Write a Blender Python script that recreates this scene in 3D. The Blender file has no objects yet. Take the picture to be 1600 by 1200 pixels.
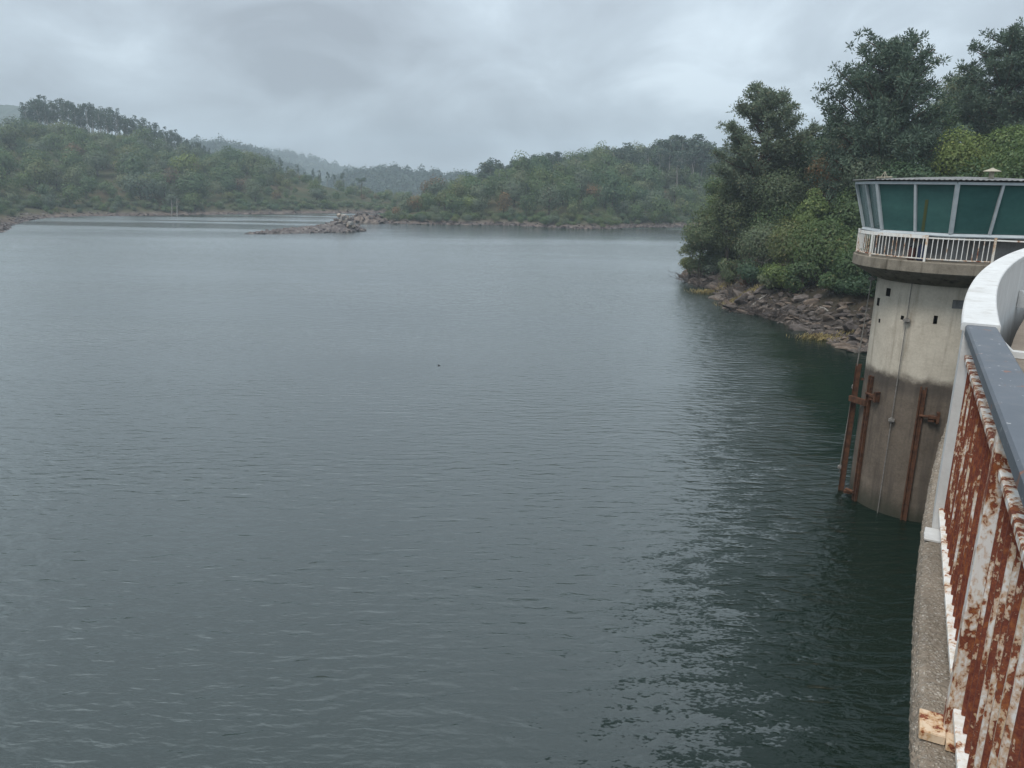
import bpy, bmesh, math, random
import numpy as np
from mathutils import Vector, Matrix, noise as mnoise

S = bpy.context.scene
COL = S.collection
random.seed(7)
R_ = math.radians

# ------------------------------------------------------------------ camera
F_PX = 1200.0            # focal length in pixels of the 1600 x 1200 photograph
EYE = Vector((0.0, 0.0, 12.0))
PITCH = math.atan((600 - 290) / F_PX)
ROLL = R_(1.0)
_F = Vector((0, math.cos(PITCH), -math.sin(PITCH)))
_U0 = Vector((0, math.sin(PITCH), math.cos(PITCH)))
_R0 = Vector((1, 0, 0))
_R = math.cos(ROLL) * _R0 + math.sin(ROLL) * _U0
_U = -math.sin(ROLL) * _R0 + math.cos(ROLL) * _U0
cam_d = bpy.data.cameras.new('camera')
cam = bpy.data.objects.new('camera', cam_d)
COL.objects.link(cam)
cam_d.sensor_width = 36.0
cam_d.lens = 36.0 * F_PX / 1600.0
cam_d.clip_start = 0.05
cam_d.clip_end = 12000
M3 = Matrix((( _R.x, _U.x, -_F.x), (_R.y, _U.y, -_F.y), (_R.z, _U.z, -_F.z)))
cam.matrix_world = Matrix.Translation(EYE) @ M3.to_4x4()
S.camera = cam

# ------------------------------------------------------------------ light
SUN_EL, SUN_AZ = R_(58), R_(228)     # azimuth measured clockwise from +Y (the view direction): behind and to the left
SKY_ZENITH = 1.15
w = bpy.data.worlds.new('World')
S.world = w
w.use_nodes = True
nt = w.node_tree
nt.nodes.clear()


def N(t, kind, **kw):
    n = t.nodes.new(kind)
    for k, v in kw.items():
        setattr(n, k, v)
    return n


def L(t, a, b):
    t.links.new(a, b)


def math_node(t, op, a, b=None, c=None, clamp=False):
    n = N(t, 'ShaderNodeMath', operation=op)
    n.use_clamp = clamp
    for i, v in enumerate((a, b, c)):
        if v is None:
            continue
        if isinstance(v, (int, float)):
            n.inputs[i].default_value = v
        else:
            L(t, v, n.inputs[i])
    return n.outputs[0]


def vmath(t, op, a, b=None):
    n = N(t, 'ShaderNodeVectorMath', operation=op)
    for i, v in enumerate((a, b)):
        if v is None:
            continue
        if isinstance(v, (tuple, list)):
            n.inputs[i].default_value = v
        else:
            L(t, v, n.inputs[i])
    return n.outputs[0]


def ramp(t, fac, stops, interp='LINEAR'):
    n = N(t, 'ShaderNodeValToRGB')
    cr = n.color_ramp
    cr.interpolation = interp
    while len(cr.elements) < len(stops):
        cr.elements.new(0.5)
    for e, (p, c) in zip(cr.elements, stops):
        e.position = p
        e.color = (c[0], c[1], c[2], 1) if not isinstance(c, (int, float)) else (c, c, c, 1)
    L(t, fac, n.inputs[0])
    return n.outputs[0]


def mix(t, fac, a, b, blend='MIX'):
    n = N(t, 'ShaderNodeMix', data_type='RGBA', blend_type=blend)
    for i, v in ((0, fac), (6, a), (7, b)):
        if isinstance(v, (int, float)):
            n.inputs[i].default_value = v
        elif isinstance(v, (tuple, list)):
            n.inputs[i].default_value = (v[0], v[1], v[2], 1)
        else:
            L(t, v, n.inputs[i])
    return n.outputs[2]


def noise(t, vec, scale, detail=4, rough=0.55, dist=0.0):
    n = N(t, 'ShaderNodeTexNoise')
    n.inputs['Scale'].default_value = scale
    n.inputs['Detail'].default_value = detail
    n.inputs['Roughness'].default_value = rough
    n.inputs['Distortion'].default_value = dist
    if vec is not None:
        L(t, vec, n.inputs['Vector'])
    return n.outputs['Fac']


def mapping(t, vec, scale=(1, 1, 1), rot=(0, 0, 0), loc=(0, 0, 0)):
    n = N(t, 'ShaderNodeMapping')
    n.inputs['Scale'].default_value = scale
    n.inputs['Rotation'].default_value = rot
    n.inputs['Location'].default_value = loc
    L(t, vec, n.inputs['Vector'])
    return n.outputs[0]


# overcast sky: a Nishita sky almost wholly covered by a cloud deck that is brighter overhead
tc = N(nt, 'ShaderNodeTexCoord')
sky = N(nt, 'ShaderNodeTexSky', sky_type='NISHITA')
sky.sun_disc = False
sky.sun_elevation = SUN_EL
sky.sun_rotation = SUN_AZ
sep = N(nt, 'ShaderNodeSeparateXYZ')
L(nt, tc.outputs['Generated'], sep.inputs[0])
zc = math_node(nt, 'MAXIMUM', sep.outputs[2], 0.0)
lum = math_node(nt, 'MULTIPLY_ADD', zc, 2.0 / 3, 1.0 / 3)
den = math_node(nt, 'ADD', zc, 0.42)
px = math_node(nt, 'DIVIDE', sep.outputs[0], den)
py = math_node(nt, 'DIVIDE', sep.outputs[1], den)
cmb = N(nt, 'ShaderNodeCombineXYZ')
L(nt, px, cmb.inputs[0]); L(nt, py, cmb.inputs[1])
cv = mapping(nt, cmb.outputs[0], scale=(1.5, 1.5, 1), rot=(0, 0, 0.35), loc=(2.3, 1.1, 0))
c1 = noise(nt, cv, 0.62, 3, 0.5, 0.35)
c2 = noise(nt, cv, 1.9, 6, 0.55, 0.5)
cl = math_node(nt, 'ADD', math_node(nt, 'MULTIPLY', c1, 0.62), math_node(nt, 'MULTIPLY', c2, 0.38))
shade = ramp(nt, cl, [(0.40, 0.66), (0.47, 0.88), (0.53, 1.07), (0.60, 1.46)])
tint = ramp(nt, cl, [(0.36, (0.79, 0.885, 1.0)), (0.52, (0.775, 0.895, 1.0)), (0.66, (0.81, 0.925, 1.0))])
lumc = math_node(nt, 'MULTIPLY', lum, SKY_ZENITH)
lumc = math_node(nt, 'MULTIPLY', lumc, shade)
cloud = vmath(nt, 'SCALE', tint); L(nt, lumc, cloud.node.inputs['Scale'])
nish = vmath(nt, 'SCALE', sky.outputs[0]); nish.node.inputs['Scale'].default_value = 1.0
bg1 = N(nt, 'ShaderNodeBackground'); L(nt, nish, bg1.inputs[0]); bg1.inputs[1].default_value = 0.08
bg2 = N(nt, 'ShaderNodeBackground'); L(nt, cloud, bg2.inputs[0]); bg2.inputs[1].default_value = 1.0
mx = N(nt, 'ShaderNodeMixShader'); mx.inputs[0].default_value = 0.93
L(nt, bg1.outputs[0], mx.inputs[1]); L(nt, bg2.outputs[0], mx.inputs[2])
wo = N(nt, 'ShaderNodeOutputWorld'); L(nt, mx.outputs[0], wo.inputs[0])

sun_d = bpy.data.lights.new('sun', 'SUN')
sun_d.energy = 1.5
sun_d.angle = R_(16)
sun_d.color = (1.0, 0.95, 0.88)
sun = bpy.data.objects.new('sun', sun_d)
COL.objects.link(sun)
to_sun = Vector((math.sin(SUN_AZ) * math.cos(SUN_EL), math.cos(SUN_AZ) * math.cos(SUN_EL), math.sin(SUN_EL)))
sun.rotation_euler = to_sun.to_track_quat('Z', 'Y').to_euler()
sun.location = (0, 0, 60)

S.view_settings.view_transform = 'Standard'
S.view_settings.look = 'None'
S.view_settings.exposure = 0.50
S.view_settings.gamma = 1.0
S.view_settings.use_curve_mapping = False
S.render.engine = 'CYCLES'
S.cycles.use_denoising = True
S.cycles.max_bounces = 6
S.cycles.diffuse_bounces = 3
S.cycles.glossy_bounces = 3
S.cycles.transmission_bounces = 3
S.cycles.volume_bounces = 1
S.cycles.transparent_max_bounces = 4
S.cycles.caustics_reflective = False
S.cycles.caustics_refractive = False


# ------------------------------------------------------------------ projection helpers (pixel of the photograph -> place)
def ray(u, v):
    return _F + _R * ((u - 800) / F_PX) - _U * ((v - 600) / F_PX)


def atz(u, v, z):
    d = ray(u, v)
    return EYE + d * ((z - EYE.z) / d.z)


def aty(u, v, y):
    d = ray(u, v)
    return EYE + d * (y / d.y)


# ------------------------------------------------------------------ object helpers
def link(o):
    COL.objects.link(o)
    return o


def tag(o, label=None, cat=None, group=None, kind=None):
    for k, v in (('label', label), ('category', cat), ('group', group), ('kind', kind)):
        if v:
            o[k] = v
    return o


def empty(name, loc=(0, 0, 0), rz=0.0, label=None, cat=None, group=None, kind=None):
    o = bpy.data.objects.new(name, None)
    o.empty_display_size = 0.2
    o.location = loc
    o.rotation_euler = (0, 0, rz)
    link(o)
    return tag(o, label, cat, group, kind)


class MB:
    """collects polygons, builds one mesh object"""

    def __init__(self):
        self.v = []
        self.f = []
        self.m = []

    def poly(self, pts, m=0):
        i = len(self.v)
        self.v += [tuple(p) for p in pts]
        self.f.append(tuple(range(i, i + len(pts))))
        self.m.append(m)

    def grid(self, rows, m=0, closed=False):
        """rows: list of equally long point lists"""
        i0 = len(self.v)
        n = len(rows[0])
        for r in rows:
            self.v += [tuple(p) for p in r]
        for a in range(len(rows) - 1):
            for b in range(n if closed else n - 1):
                c = (b + 1) % n
                self.f.append((i0 + a * n + b, i0 + a * n + c, i0 + (a + 1) * n + c, i0 + (a + 1) * n + b))
                self.m.append(m)

    def cap(self, ring, m=0, flip=False):
        self.poly(list(reversed(ring)) if flip else ring, m)

    def box(self, c, ax, ay, az, m=0):
        """centre and three half-axis vectors"""
        c, ax, ay, az = Vector(c), Vector(ax), Vector(ay), Vector(az)
        p = [c + sx * ax + sy * ay + sz * az for sz in (-1, 1) for sy in (-1, 1) for sx in (-1, 1)]
        i = len(self.v)
        self.v += [tuple(q) for q in p]
        for f in ((0, 2, 3, 1), (4, 5, 7, 6), (0, 1, 5, 4), (2, 6, 7, 3), (0, 4, 6, 2), (1, 3, 7, 5)):
            self.f.append(tuple(i + k for k in f))
            self.m.append(m)

    def bar(self, a, b, wdt, hgt, up=(0, 0, 1), m=0):
        """box from a to b, wdt across, hgt along up"""
        a, b = Vector(a), Vector(b)
        d = (b - a)
        up = Vector(up)
        s = d.cross(up)
        if s.length < 1e-6:
            s = d.cross(Vector((0, 1, 0)))
        s.normalize()
        u = s.cross(d).normalized()
        self.box((a + b) / 2, d / 2, s * wdt / 2, u * hgt / 2, m)

    def tube(self, pts, rad, n=8, m=0, caps=True):
        pts = [Vector(p) for p in pts]
        if not isinstance(rad, (list, tuple)):
            rad = [rad] * len(pts)
        rows = []
        for i, p in enumerate(pts):
            d = (pts[min(i + 1, len(pts) - 1)] - pts[max(i - 1, 0)]).normalized()
            ref = Vector((0, 0, 1)) if abs(d.z) < 0.9 else Vector((1, 0, 0))
            a = d.cross(ref).normalized()
            b = d.cross(a).normalized()
            rows.append([p + rad[i] * (math.cos(2 * math.pi * k / n) * a + math.sin(2 * math.pi * k / n) * b) for k in range(n)])
        self.grid(rows, m, closed=True)
        if caps:
            self.cap(rows[0], m)
            self.cap(rows[-1], m, True)

    def build(self, name, mats, parent=None, loc=None, smooth=False, bevel=0.0):
        if not isinstance(mats, (list, tuple)):
            mats = [mats]
        me = bpy.data.meshes.new(name)
        off = Vector(loc) if loc is not None else Vector((0, 0, 0))
        me.from_pydata([tuple(Vector(p) - off) for p in self.v], [], self.f)
        for mt in mats:
            me.materials.append(mt)
        if len(mats) > 1:
            me.polygons.foreach_set('material_index', self.m)
        bm = bmesh.new()
        bm.from_mesh(me)
        bmesh.ops.remove_doubles(bm, verts=bm.verts, dist=1e-5)
        bmesh.ops.recalc_face_normals(bm, faces=bm.faces)
        if bevel > 0:
            es = [e for e in bm.edges if len(e.link_faces) == 2 and e.calc_face_angle(0) > 0.6]
            bmesh.ops.bevel(bm, geom=es, offset=bevel, segments=2, affect='EDGES', clamp_overlap=True)
        bm.to_mesh(me)
        bm.free()
        if smooth:
            me.polygons.foreach_set('use_smooth', [True] * len(me.polygons))
            me.set_sharp_from_angle(angle=R_(35))
        o = bpy.data.objects.new(name, me)
        link(o)
        if loc is not None:
            o.location = loc
        if parent is not None:
            o.parent = parent
        return o


def mesh_from_quads(name, Q, mat):
    """Q: (n, k, 3) array of loose k-gons"""
    n, k = Q.shape[:2]
    me = bpy.data.meshes.new(name)
    me.vertices.add(n * k)
    me.vertices.foreach_set('co', np.ascontiguousarray(Q, dtype=np.float32).ravel())
    me.loops.add(n * k)
    me.loops.foreach_set('vertex_index', np.arange(n * k, dtype=np.int32))
    me.polygons.add(n)
    me.polygons.foreach_set('loop_start', np.arange(0, n * k, k, dtype=np.int32))
    me.update(calc_edges=True)
    me.materials.append(mat)
    return me


# ------------------------------------------------------------------ materials
def new_mat(name):
    m = bpy.data.materials.new(name)
    m.use_nodes = True
    t = m.node_tree
    for n in list(t.nodes):
        if n.type != 'OUTPUT_MATERIAL':
            t.nodes.remove(n)
    out = [n for n in t.nodes if n.type == 'OUTPUT_MATERIAL'][0]
    return m, t, out


def principled(t, out, col, rough=0.7, spec=0.3, normal=None, metal=0.0):
    b = N(t, 'ShaderNodeBsdfPrincipled')
    for key, v in (('Base Color', col), ('Roughness', rough), ('Metallic', metal)):
        if isinstance(v, (int, float)):
            b.inputs[key].default_value = v
        elif isinstance(v, (tuple, list)):
            b.inputs[key].default_value = (v[0], v[1], v[2], 1)
        else:
            L(t, v, b.inputs[key])
    b.inputs['Specular IOR Level'].default_value = spec
    if normal is not None:
        L(t, normal, b.inputs['Normal'])
    L(t, b.outputs[0], out.inputs[0])
    return b


def bump(t, h, strength=0.4, dist=0.02, normal=None):
    b = N(t, 'ShaderNodeBump')
    b.inputs['Strength'].default_value = strength
    b.inputs['Distance'].default_value = dist
    L(t, h, b.inputs['Height'])
    if normal is not None:
        L(t, normal, b.inputs['Normal'])
    return b.outputs[0]


def objcoord(t, rand=True):
    tc = N(t, 'ShaderNodeTexCoord')
    if not rand:
        return tc.outputs['Object']
    oi = N(t, 'ShaderNodeObjectInfo')
    r = math_node(t, 'MULTIPLY', oi.outputs['Random'], 37.0)
    return vmath(t, 'ADD', tc.outputs['Object'], r)


def smooth(t, x, a, b):
    n = N(t, 'ShaderNodeMapRange', interpolation_type='SMOOTHSTEP')
    L(t, x, n.inputs[0])
    n.inputs[1].default_value = a
    n.inputs[2].default_value = b
    return n.outputs[0]


def leaf_mat(name, dark, light, odd, odd_amt=0.06, hue_var=0.25, trans=0.38):
    m, t, out = new_mat(name)
    g = N(t, 'ShaderNodeNewGeometry')
    oi = N(t, 'ShaderNodeObjectInfo')
    tc = N(t, 'ShaderNodeTexCoord')
    dark, light, odd = [tuple(1.75 * k for k in c_) for c_ in (dark, light, odd)]
    clump = noise(t, tc.outputs['Object'], 0.55, 2)
    f = math_node(t, 'ADD', math_node(t, 'MULTIPLY', g.outputs['Random Per Island'], 0.26), math_node(t, 'MULTIPLY_ADD', clump, 0.8, -0.03))
    col = mix(t, f, dark, light)
    f.node.use_clamp = True
    far = math_node(t, 'GREATER_THAN', g.outputs['Random Per Island'], 1.0 - odd_amt)
    col = mix(t, far, col, odd)
    tone = ramp(t, oi.outputs['Random'], [(0.0, (0.72, 0.80, 0.95)), (0.35, (1, 1, 1)), (0.7, (1.12, 1.05, 0.85)), (1.0, (1.3, 1.12, 0.8))])
    col = mix(t, hue_var * 2.5, col, mix(t, 1.0, col, tone, 'MULTIPLY'))
    d = N(t, 'ShaderNodeBsdfDiffuse'); L(t, col, d.inputs[0])
    tr = N(t, 'ShaderNodeBsdfTranslucent'); L(t, col, tr.inputs[0])
    gl = N(t, 'ShaderNodeBsdfGlossy'); gl.inputs['Roughness'].default_value = 0.55
    gl.inputs[0].default_value = (1, 1, 1, 1)
    m1 = N(t, 'ShaderNodeMixShader'); m1.inputs[0].default_value = trans
    L(t, d.outputs[0], m1.inputs[1]); L(t, tr.outputs[0], m1.inputs[2])
    m2 = N(t, 'ShaderNodeMixShader'); m2.inputs[0].default_value = 0.018
    L(t, m1.outputs[0], m2.inputs[1]); L(t, gl.outputs[0], m2.inputs[2])
    L(t, m2.outputs[0], out.inputs[0])
    return m


def bark_mat(name, a, b):
    m, t, out = new_mat(name)
    c = objcoord(t)
    n1 = noise(t, mapping(t, c, (6, 6, 1.2)), 1.0, 5)
    principled(t, out, ramp(t, n1, [(0.3, a), (0.7, b)]), 0.9, 0.1, bump(t, n1, 0.5, 0.05))
    return m


MAT = {}
MAT['leaf_oak'] = leaf_mat('oak leaves', (0.030, 0.052, 0.022), (0.082, 0.118, 0.045), (0.115, 0.115, 0.05))
MAT['leaf_olive'] = leaf_mat('olive leaves', (0.040, 0.057, 0.027), (0.100, 0.122, 0.055), (0.12, 0.11, 0.055))
MAT['leaf_autumn'] = leaf_mat('turning leaves', (0.052, 0.046, 0.028), (0.112, 0.094, 0.052), (0.14, 0.078, 0.044), 0.2)
MAT['leaf_lime'] = leaf_mat('bright green leaves', (0.046, 0.070, 0.022), (0.110, 0.148, 0.048), (0.15, 0.17, 0.06))
MAT['leaf_deep'] = leaf_mat('deep green leaves', (0.024, 0.047, 0.024), (0.062, 0.100, 0.046), (0.09, 0.11, 0.05))
MAT['leaf_grey'] = leaf_mat('grey green leaves', (0.044, 0.062, 0.038), (0.105, 0.130, 0.078), (0.10, 0.09, 0.06))
MAT['needle'] = leaf_mat('pine needles', (0.025, 0.044, 0.033), (0.064, 0.090, 0.062), (0.06, 0.065, 0.04), 0.06, 0.1, 0.15)
MAT['needle_light'] = leaf_mat('light pine needles', (0.050, 0.068, 0.044), (0.120, 0.145, 0.090), (0.10, 0.09, 0.05), 0.1, 0.1, 0.2)
MAT['leaf_euc'] = leaf_mat('eucalyptus leaves', (0.020, 0.036, 0.026), (0.052, 0.074, 0.052), (0.06, 0.065, 0.045), 0.08, 0.1, 0.2)
MAT['bark'] = bark_mat('brown bark', (0.035, 0.028, 0.022), (0.12, 0.10, 0.08))
MAT['bark_pale'] = bark_mat('pale bark', (0.16, 0.145, 0.125), (0.40, 0.37, 0.33))
MAT['bark_pine'] = bark_mat('pine bark', (0.05, 0.032, 0.024), (0.15, 0.10, 0.075))
MAT['twig'] = bark_mat('grey twigs', (0.07, 0.055, 0.048), (0.17, 0.14, 0.125))
MAT['dry_grass'] = leaf_mat('dry grass', (0.16, 0.125, 0.055), (0.30, 0.24, 0.11), (0.2, 0.17, 0.08), 0.1, 0.05, 0.3)


def ground_mat(name, cols, scale, rock_z=None, rock=None):
    m, t, out = new_mat(name)
    tc = N(t, 'ShaderNodeTexCoord')
    c = tc.outputs['Object']
    n1 = noise(t, c, scale, 8, 0.65, 0.3)
    n2 = noise(t, c, scale * 7.3, 6, 0.7)
    f = math_node(t, 'ADD', math_node(t, 'MULTIPLY', n1, 0.65), math_node(t, 'MULTIPLY', n2, 0.35))
    col = ramp(t, f, [(0.34 + 0.3 * i / (len(cols) - 1), k) for i, k in enumerate(cols)])
    if rock_z is not None:
        sp = N(t, 'ShaderNodeSeparateXYZ'); L(t, c, sp.inputs[0])
        zz = math_node(t, 'MULTIPLY_ADD', n2, 1.6, sp.outputs[2])
        k = smooth(t, zz, rock_z + 0.2, rock_z + 2.0)
        rv = N(t, 'ShaderNodeTexVoronoi'); rv.inputs['Scale'].default_value = scale * 14
        L(t, c, rv.inputs['Vector'])
        rock = rock
        rc = ramp(t, math_node(t, 'ADD', math_node(t, 'MULTIPLY', n2, 0.6), math_node(t, 'MULTIPLY', rv.outputs['Distance'], 0.4)), [(0.2, rock[0]), (0.5, rock[1]), (0.75, rock[2])])
        col = mix(t, k, rc, col)
    principled(t, out, col, 0.95, 0.1, bump(t, f, 0.8, 0.6))
    return m


MAT['hill'] = ground_mat('hillside soil', [(0.026, 0.040, 0.018), (0.042, 0.056, 0.026), (0.066, 0.062, 0.033), (0.11, 0.078, 0.045)], 0.045,
                         0.7, [(0.055, 0.042, 0.036), (0.12, 0.09, 0.078), (0.21, 0.17, 0.145)])
MAT['bank'] = ground_mat('bank soil', [(0.018, 0.018, 0.013), (0.034, 0.030, 0.021), (0.055, 0.042, 0.029), (0.04, 0.044, 0.022)], 0.16,
                         1.2, [(0.022, 0.019, 0.017), (0.05, 0.041, 0.035), (0.10, 0.084, 0.072)])
MAT['far_hill'] = ground_mat('wooded far hill', [(0.02, 0.032, 0.02), (0.038, 0.052, 0.03), (0.05, 0.062, 0.036), (0.07, 0.07, 0.045)], 0.02)


def rock_mat(name, a, b, c3, sc=1.6):
    m, t, out = new_mat(name)
    c = objcoord(t)
    n1 = noise(t, c, sc, 7, 0.62, 0.2)
    n2 = noise(t, c, sc * 9, 5, 0.65)
    f = math_node(t, 'ADD', math_node(t, 'MULTIPLY', n1, 0.7), math_node(t, 'MULTIPLY', n2, 0.3))
    col = ramp(t, f, [(0.34, a), (0.5, b), (0.68, c3)])
    oi = N(t, 'ShaderNodeObjectInfo')
    col = mix(t, 1.0, col, ramp(t, oi.outputs['Random'], [(0, (0.7, 0.7, 0.74)), (0.5, (1, 1, 1)), (1, (1.2, 1.08, 0.95))]), 'MULTIPLY')
    principled(t, out, col, 0.9, 0.2, bump(t, f, 0.7, 0.06))
    return m


MAT['rock'] = rock_mat('brown grey rock', (0.045, 0.038, 0.034), (0.105, 0.086, 0.074), (0.20, 0.175, 0.155))
MAT['rock_islet'] = rock_mat('islet rock', (0.05, 0.043, 0.042), (0.125, 0.105, 0.098), (0.26, 0.235, 0.21), 0.8)
MAT['rock_pale'] = rock_mat('pale rock', (0.16, 0.145, 0.13), (0.30, 0.27, 0.24), (0.45, 0.42, 0.38), 0.8)


# water
def water_mat():
    m, t, out = new_mat('lake water')
    tc = N(t, 'ShaderNodeTexCoord')
    c = tc.outputs['Object']
    v1 = mapping(t, c, (0.85, 2.3, 1), (0, 0, R_(-9)))
    v2 = mapping(t, c, (1.5, 2.9, 1), (0, 0, R_(17)))
    v3 = mapping(t, c, (0.22, 0.5, 1), (0, 0, R_(-4)))
    n1 = noise(t, v1, 1.15, 2, 0.5, 0.3)
    n2 = noise(t, v2, 4.2, 3, 0.55, 0.2)
    n3 = noise(t, v3, 1.0, 2, 0.5)
    gust = smooth(t, noise(t, mapping(t, c, (0.012, 0.045, 1), (0, 0, R_(6))), 1.0, 3, 0.5), 0.34, 0.64)
    amp = math_node(t, 'MULTIPLY_ADD', gust, 0.75, 0.55)
    # sheltered water under the bank, in the lee of the dam and the tower
    sp = N(t, 'ShaderNodeSeparateXYZ'); L(t, c, sp.inputs[0])
    lee = math_node(t, 'SUBTRACT', sp.outputs[0], math_node(t, 'MULTIPLY_ADD', sp.outputs[1], 0.27, 4.6))
    lee = math_node(t, 'ADD', lee, math_node(t, 'MULTIPLY_ADD', noise(t, mapping(t, c, (0.12, 0.25, 1)), 1.0, 3), 6.0, -3.0))
    calm = math_node(t, 'MULTIPLY', smooth(t, lee, -2.0, 3.0), smooth(t, sp.outputs[1], 24.0, 36.0))
    amp = math_node(t, 'MULTIPLY', amp, math_node(t, 'MULTIPLY_ADD', calm, -0.72, 1.0))
    h = math_node(t, 'ADD', math_node(t, 'MULTIPLY', n1, 0.105), math_node(t, 'MULTIPLY', n2, 0.017))
    h = math_node(t, 'ADD', h, math_node(t, 'MULTIPLY', n3, 0.06))
    # the open lake is ruffled by the wind: many unresolved ripples there, fewer in the lee of the dam
    open_ = smooth(t, sp.outputs[1], 0.0, 62.0)
    lane = smooth(t, noise(t, mapping(t, c, (0.006, 0.045, 1), (0, 0, R_(3)), (11, 4, 0)), 1.0, 4, 0.55), 0.44, 0.58)
    shore_ = math_node(t, 'MULTIPLY', smooth(t, sp.outputs[1], 150.0, 225.0), math_node(t, 'MULTIPLY_ADD', lane, -0.9, 0.9))
    open_ = math_node(t, 'MULTIPLY', open_, math_node(t, 'SUBTRACT', 1.0, shore_))
    open_ = math_node(t, 'MULTIPLY', open_, math_node(t, 'MULTIPLY_ADD', calm, -0.85, 1.0))
    amp = math_node(t, 'MULTIPLY', amp, math_node(t, 'MULTIPLY_ADD', open_, -0.10, 1.15))
    chop = math_node(t, 'MULTIPLY', smooth(t, lee, -5.0, 0.0), math_node(t, 'SUBTRACT', 1.0, smooth(t, sp.outputs[1], 20.0, 32.0)))
    amp = math_node(t, 'MULTIPLY', amp, math_node(t, 'MULTIPLY_ADD', chop, 0.25, 1.0))
    h = math_node(t, 'MULTIPLY', h, amp)
    nrm = bump(t, h, 1.0, 1.0)
    soft = bump(t, h, 0.9, 1.0)
    fr = N(t, 'ShaderNodeFresnel')
    # mirror strength lowered in patches to imitate dark reflection and glints by the bank
    near_ = math_node(t, 'MULTIPLY', math_node(t, 'SUBTRACT', 1.0, smooth(t, sp.outputs[1], 16.0, 30.0)), 0.6)
    edge = math_node(t, 'ADD', math_node(t, 'MULTIPLY_ADD', n1, 11.0, -5.5 + 4.0), math_node(t, 'ADD', lee, near_))
    edge = math_node(t, 'ADD', edge, math_node(t, 'MULTIPLY_ADD', n2, 13.0, -6.5))
    dark_refl = smooth(t, edge, -0.6, 0.6)
    ior = math_node(t, 'MULTIPLY_ADD', open_, 2.2, 1.72)  # reflectance raised with distance to brighten the open lake
    ior = math_node(t, 'ADD', math_node(t, 'MULTIPLY', ior, math_node(t, 'SUBTRACT', 1.0, dark_refl)), math_node(t, 'MULTIPLY', dark_refl, 1.34))
    L(t, ior, fr.inputs['IOR'])
    L(t, soft, fr.inputs['Normal'])
    body = N(t, 'ShaderNodeBsdfDiffuse'); body.inputs[0].default_value = (0.0042, 0.0130, 0.0090, 1)
    gl = N(t, 'ShaderNodeBsdfGlossy'); L(t, math_node(t, 'MULTIPLY_ADD', math_node(t, 'MULTIPLY', open_, math_node(t, 'MULTIPLY_ADD', gust, 0.35, 0.65)), 0.17, 0.05), gl.inputs['Roughness'])
    gl.inputs[0].default_value = (0.99, 1.0, 0.98, 1)
    # normals tilted towards the dam so the open lake mirrors brighter sky
    cb = N(t, 'ShaderNodeCombineXYZ')
    L(t, math_node(t, 'MULTIPLY', open_, -0.10), cb.inputs[1])
    L(t, vmath(t, 'NORMALIZE', vmath(t, 'ADD', nrm, cb.outputs[0])), gl.inputs['Normal'])
    mx = N(t, 'ShaderNodeMixShader')
    L(t, fr.outputs[0], mx.inputs[0]); L(t, body.outputs[0], mx.inputs[1]); L(t, gl.outputs[0], mx.inputs[2])
    L(t, mx.outputs[0], out.inputs[0])
    return m


MAT['water'] = water_mat()


def concrete_mat(name, a, b, stain=(0.06, 0.055, 0.05), band=None, streak=0.5, sc=1.0, side=None):
    m, t, out = new_mat(name)
    tc = N(t, 'ShaderNodeTexCoord')
    c = tc.outputs['Object']
    n1 = noise(t, c, 1.3 * sc, 8, 0.65)
    n2 = noise(t, c, 14 * sc, 6, 0.7)
    st = noise(t, mapping(t, c, (3.2, 3.2, 0.22)), 1.0, 5, 0.6)
    f = math_node(t, 'ADD', math_node(t, 'MULTIPLY', n1, 0.6), math_node(t, 'MULTIPLY', n2, 0.4))
    col = ramp(t, f, [(0.32, a), (0.66, b)])
    col = mix(t, math_node(t, 'MULTIPLY', smooth(t, st, 0.50, 0.72), streak), col, stain)
    sp = N(t, 'ShaderNodeSeparateXYZ'); L(t, c, sp.inputs[0])
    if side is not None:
        # a darker tone with an uneven edge down one side of the wall
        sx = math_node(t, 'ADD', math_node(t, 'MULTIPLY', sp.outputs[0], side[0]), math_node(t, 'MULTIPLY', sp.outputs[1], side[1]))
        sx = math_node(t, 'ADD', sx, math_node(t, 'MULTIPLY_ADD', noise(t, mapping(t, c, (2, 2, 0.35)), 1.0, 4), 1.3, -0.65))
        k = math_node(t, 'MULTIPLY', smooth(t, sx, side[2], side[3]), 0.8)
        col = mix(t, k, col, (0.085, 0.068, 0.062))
    if band is not None:
        zz = math_node(t, 'MULTIPLY_ADD', math_node(t, 'SUBTRACT', n1, 0.5), 0.7, sp.outputs[2])
        k = smooth(t, zz, band[0] - 0.10, band[0] + 0.28)
        low = ramp(t, f, [(0.32, band[1]), (0.66, band[2])])
        low = mix(t, math_node(t, 'MULTIPLY', smooth(t, st, 0.42, 0.66), 0.55), low, (0.06, 0.05, 0.042))
        low = mix(t, math_node(t, 'MULTIPLY', smooth(t, zz, 1.1, 0.1), 0.8), low, (0.035, 0.038, 0.026))
        ring = smooth(t, math_node(t, 'ABSOLUTE', math_node(t, 'SUBTRACT', zz, band[0] - 0.25)), 0.5, 0.05)
        low = mix(t, math_node(t, 'MULTIPLY', ring, 0.5), low, (0.05, 0.045, 0.042))
        col = mix(t, k, low, col)
    lines = N(t, 'ShaderNodeTexWave', wave_type='BANDS', bands_direction='Z')
    lines.inputs['Scale'].default_value = 0.42
    lines.inputs['Distortion'].default_value = 1.2
    L(t, c, lines.inputs['Vector'])
    hh = math_node(t, 'ADD', f, math_node(t, 'MULTIPLY', smooth(t, lines.outputs['Fac'], 0.0, 0.06), 0.10))
    principled(t, out, col, 0.9, 0.2, bump(t, hh, 0.5, 0.03))
    return m


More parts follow.
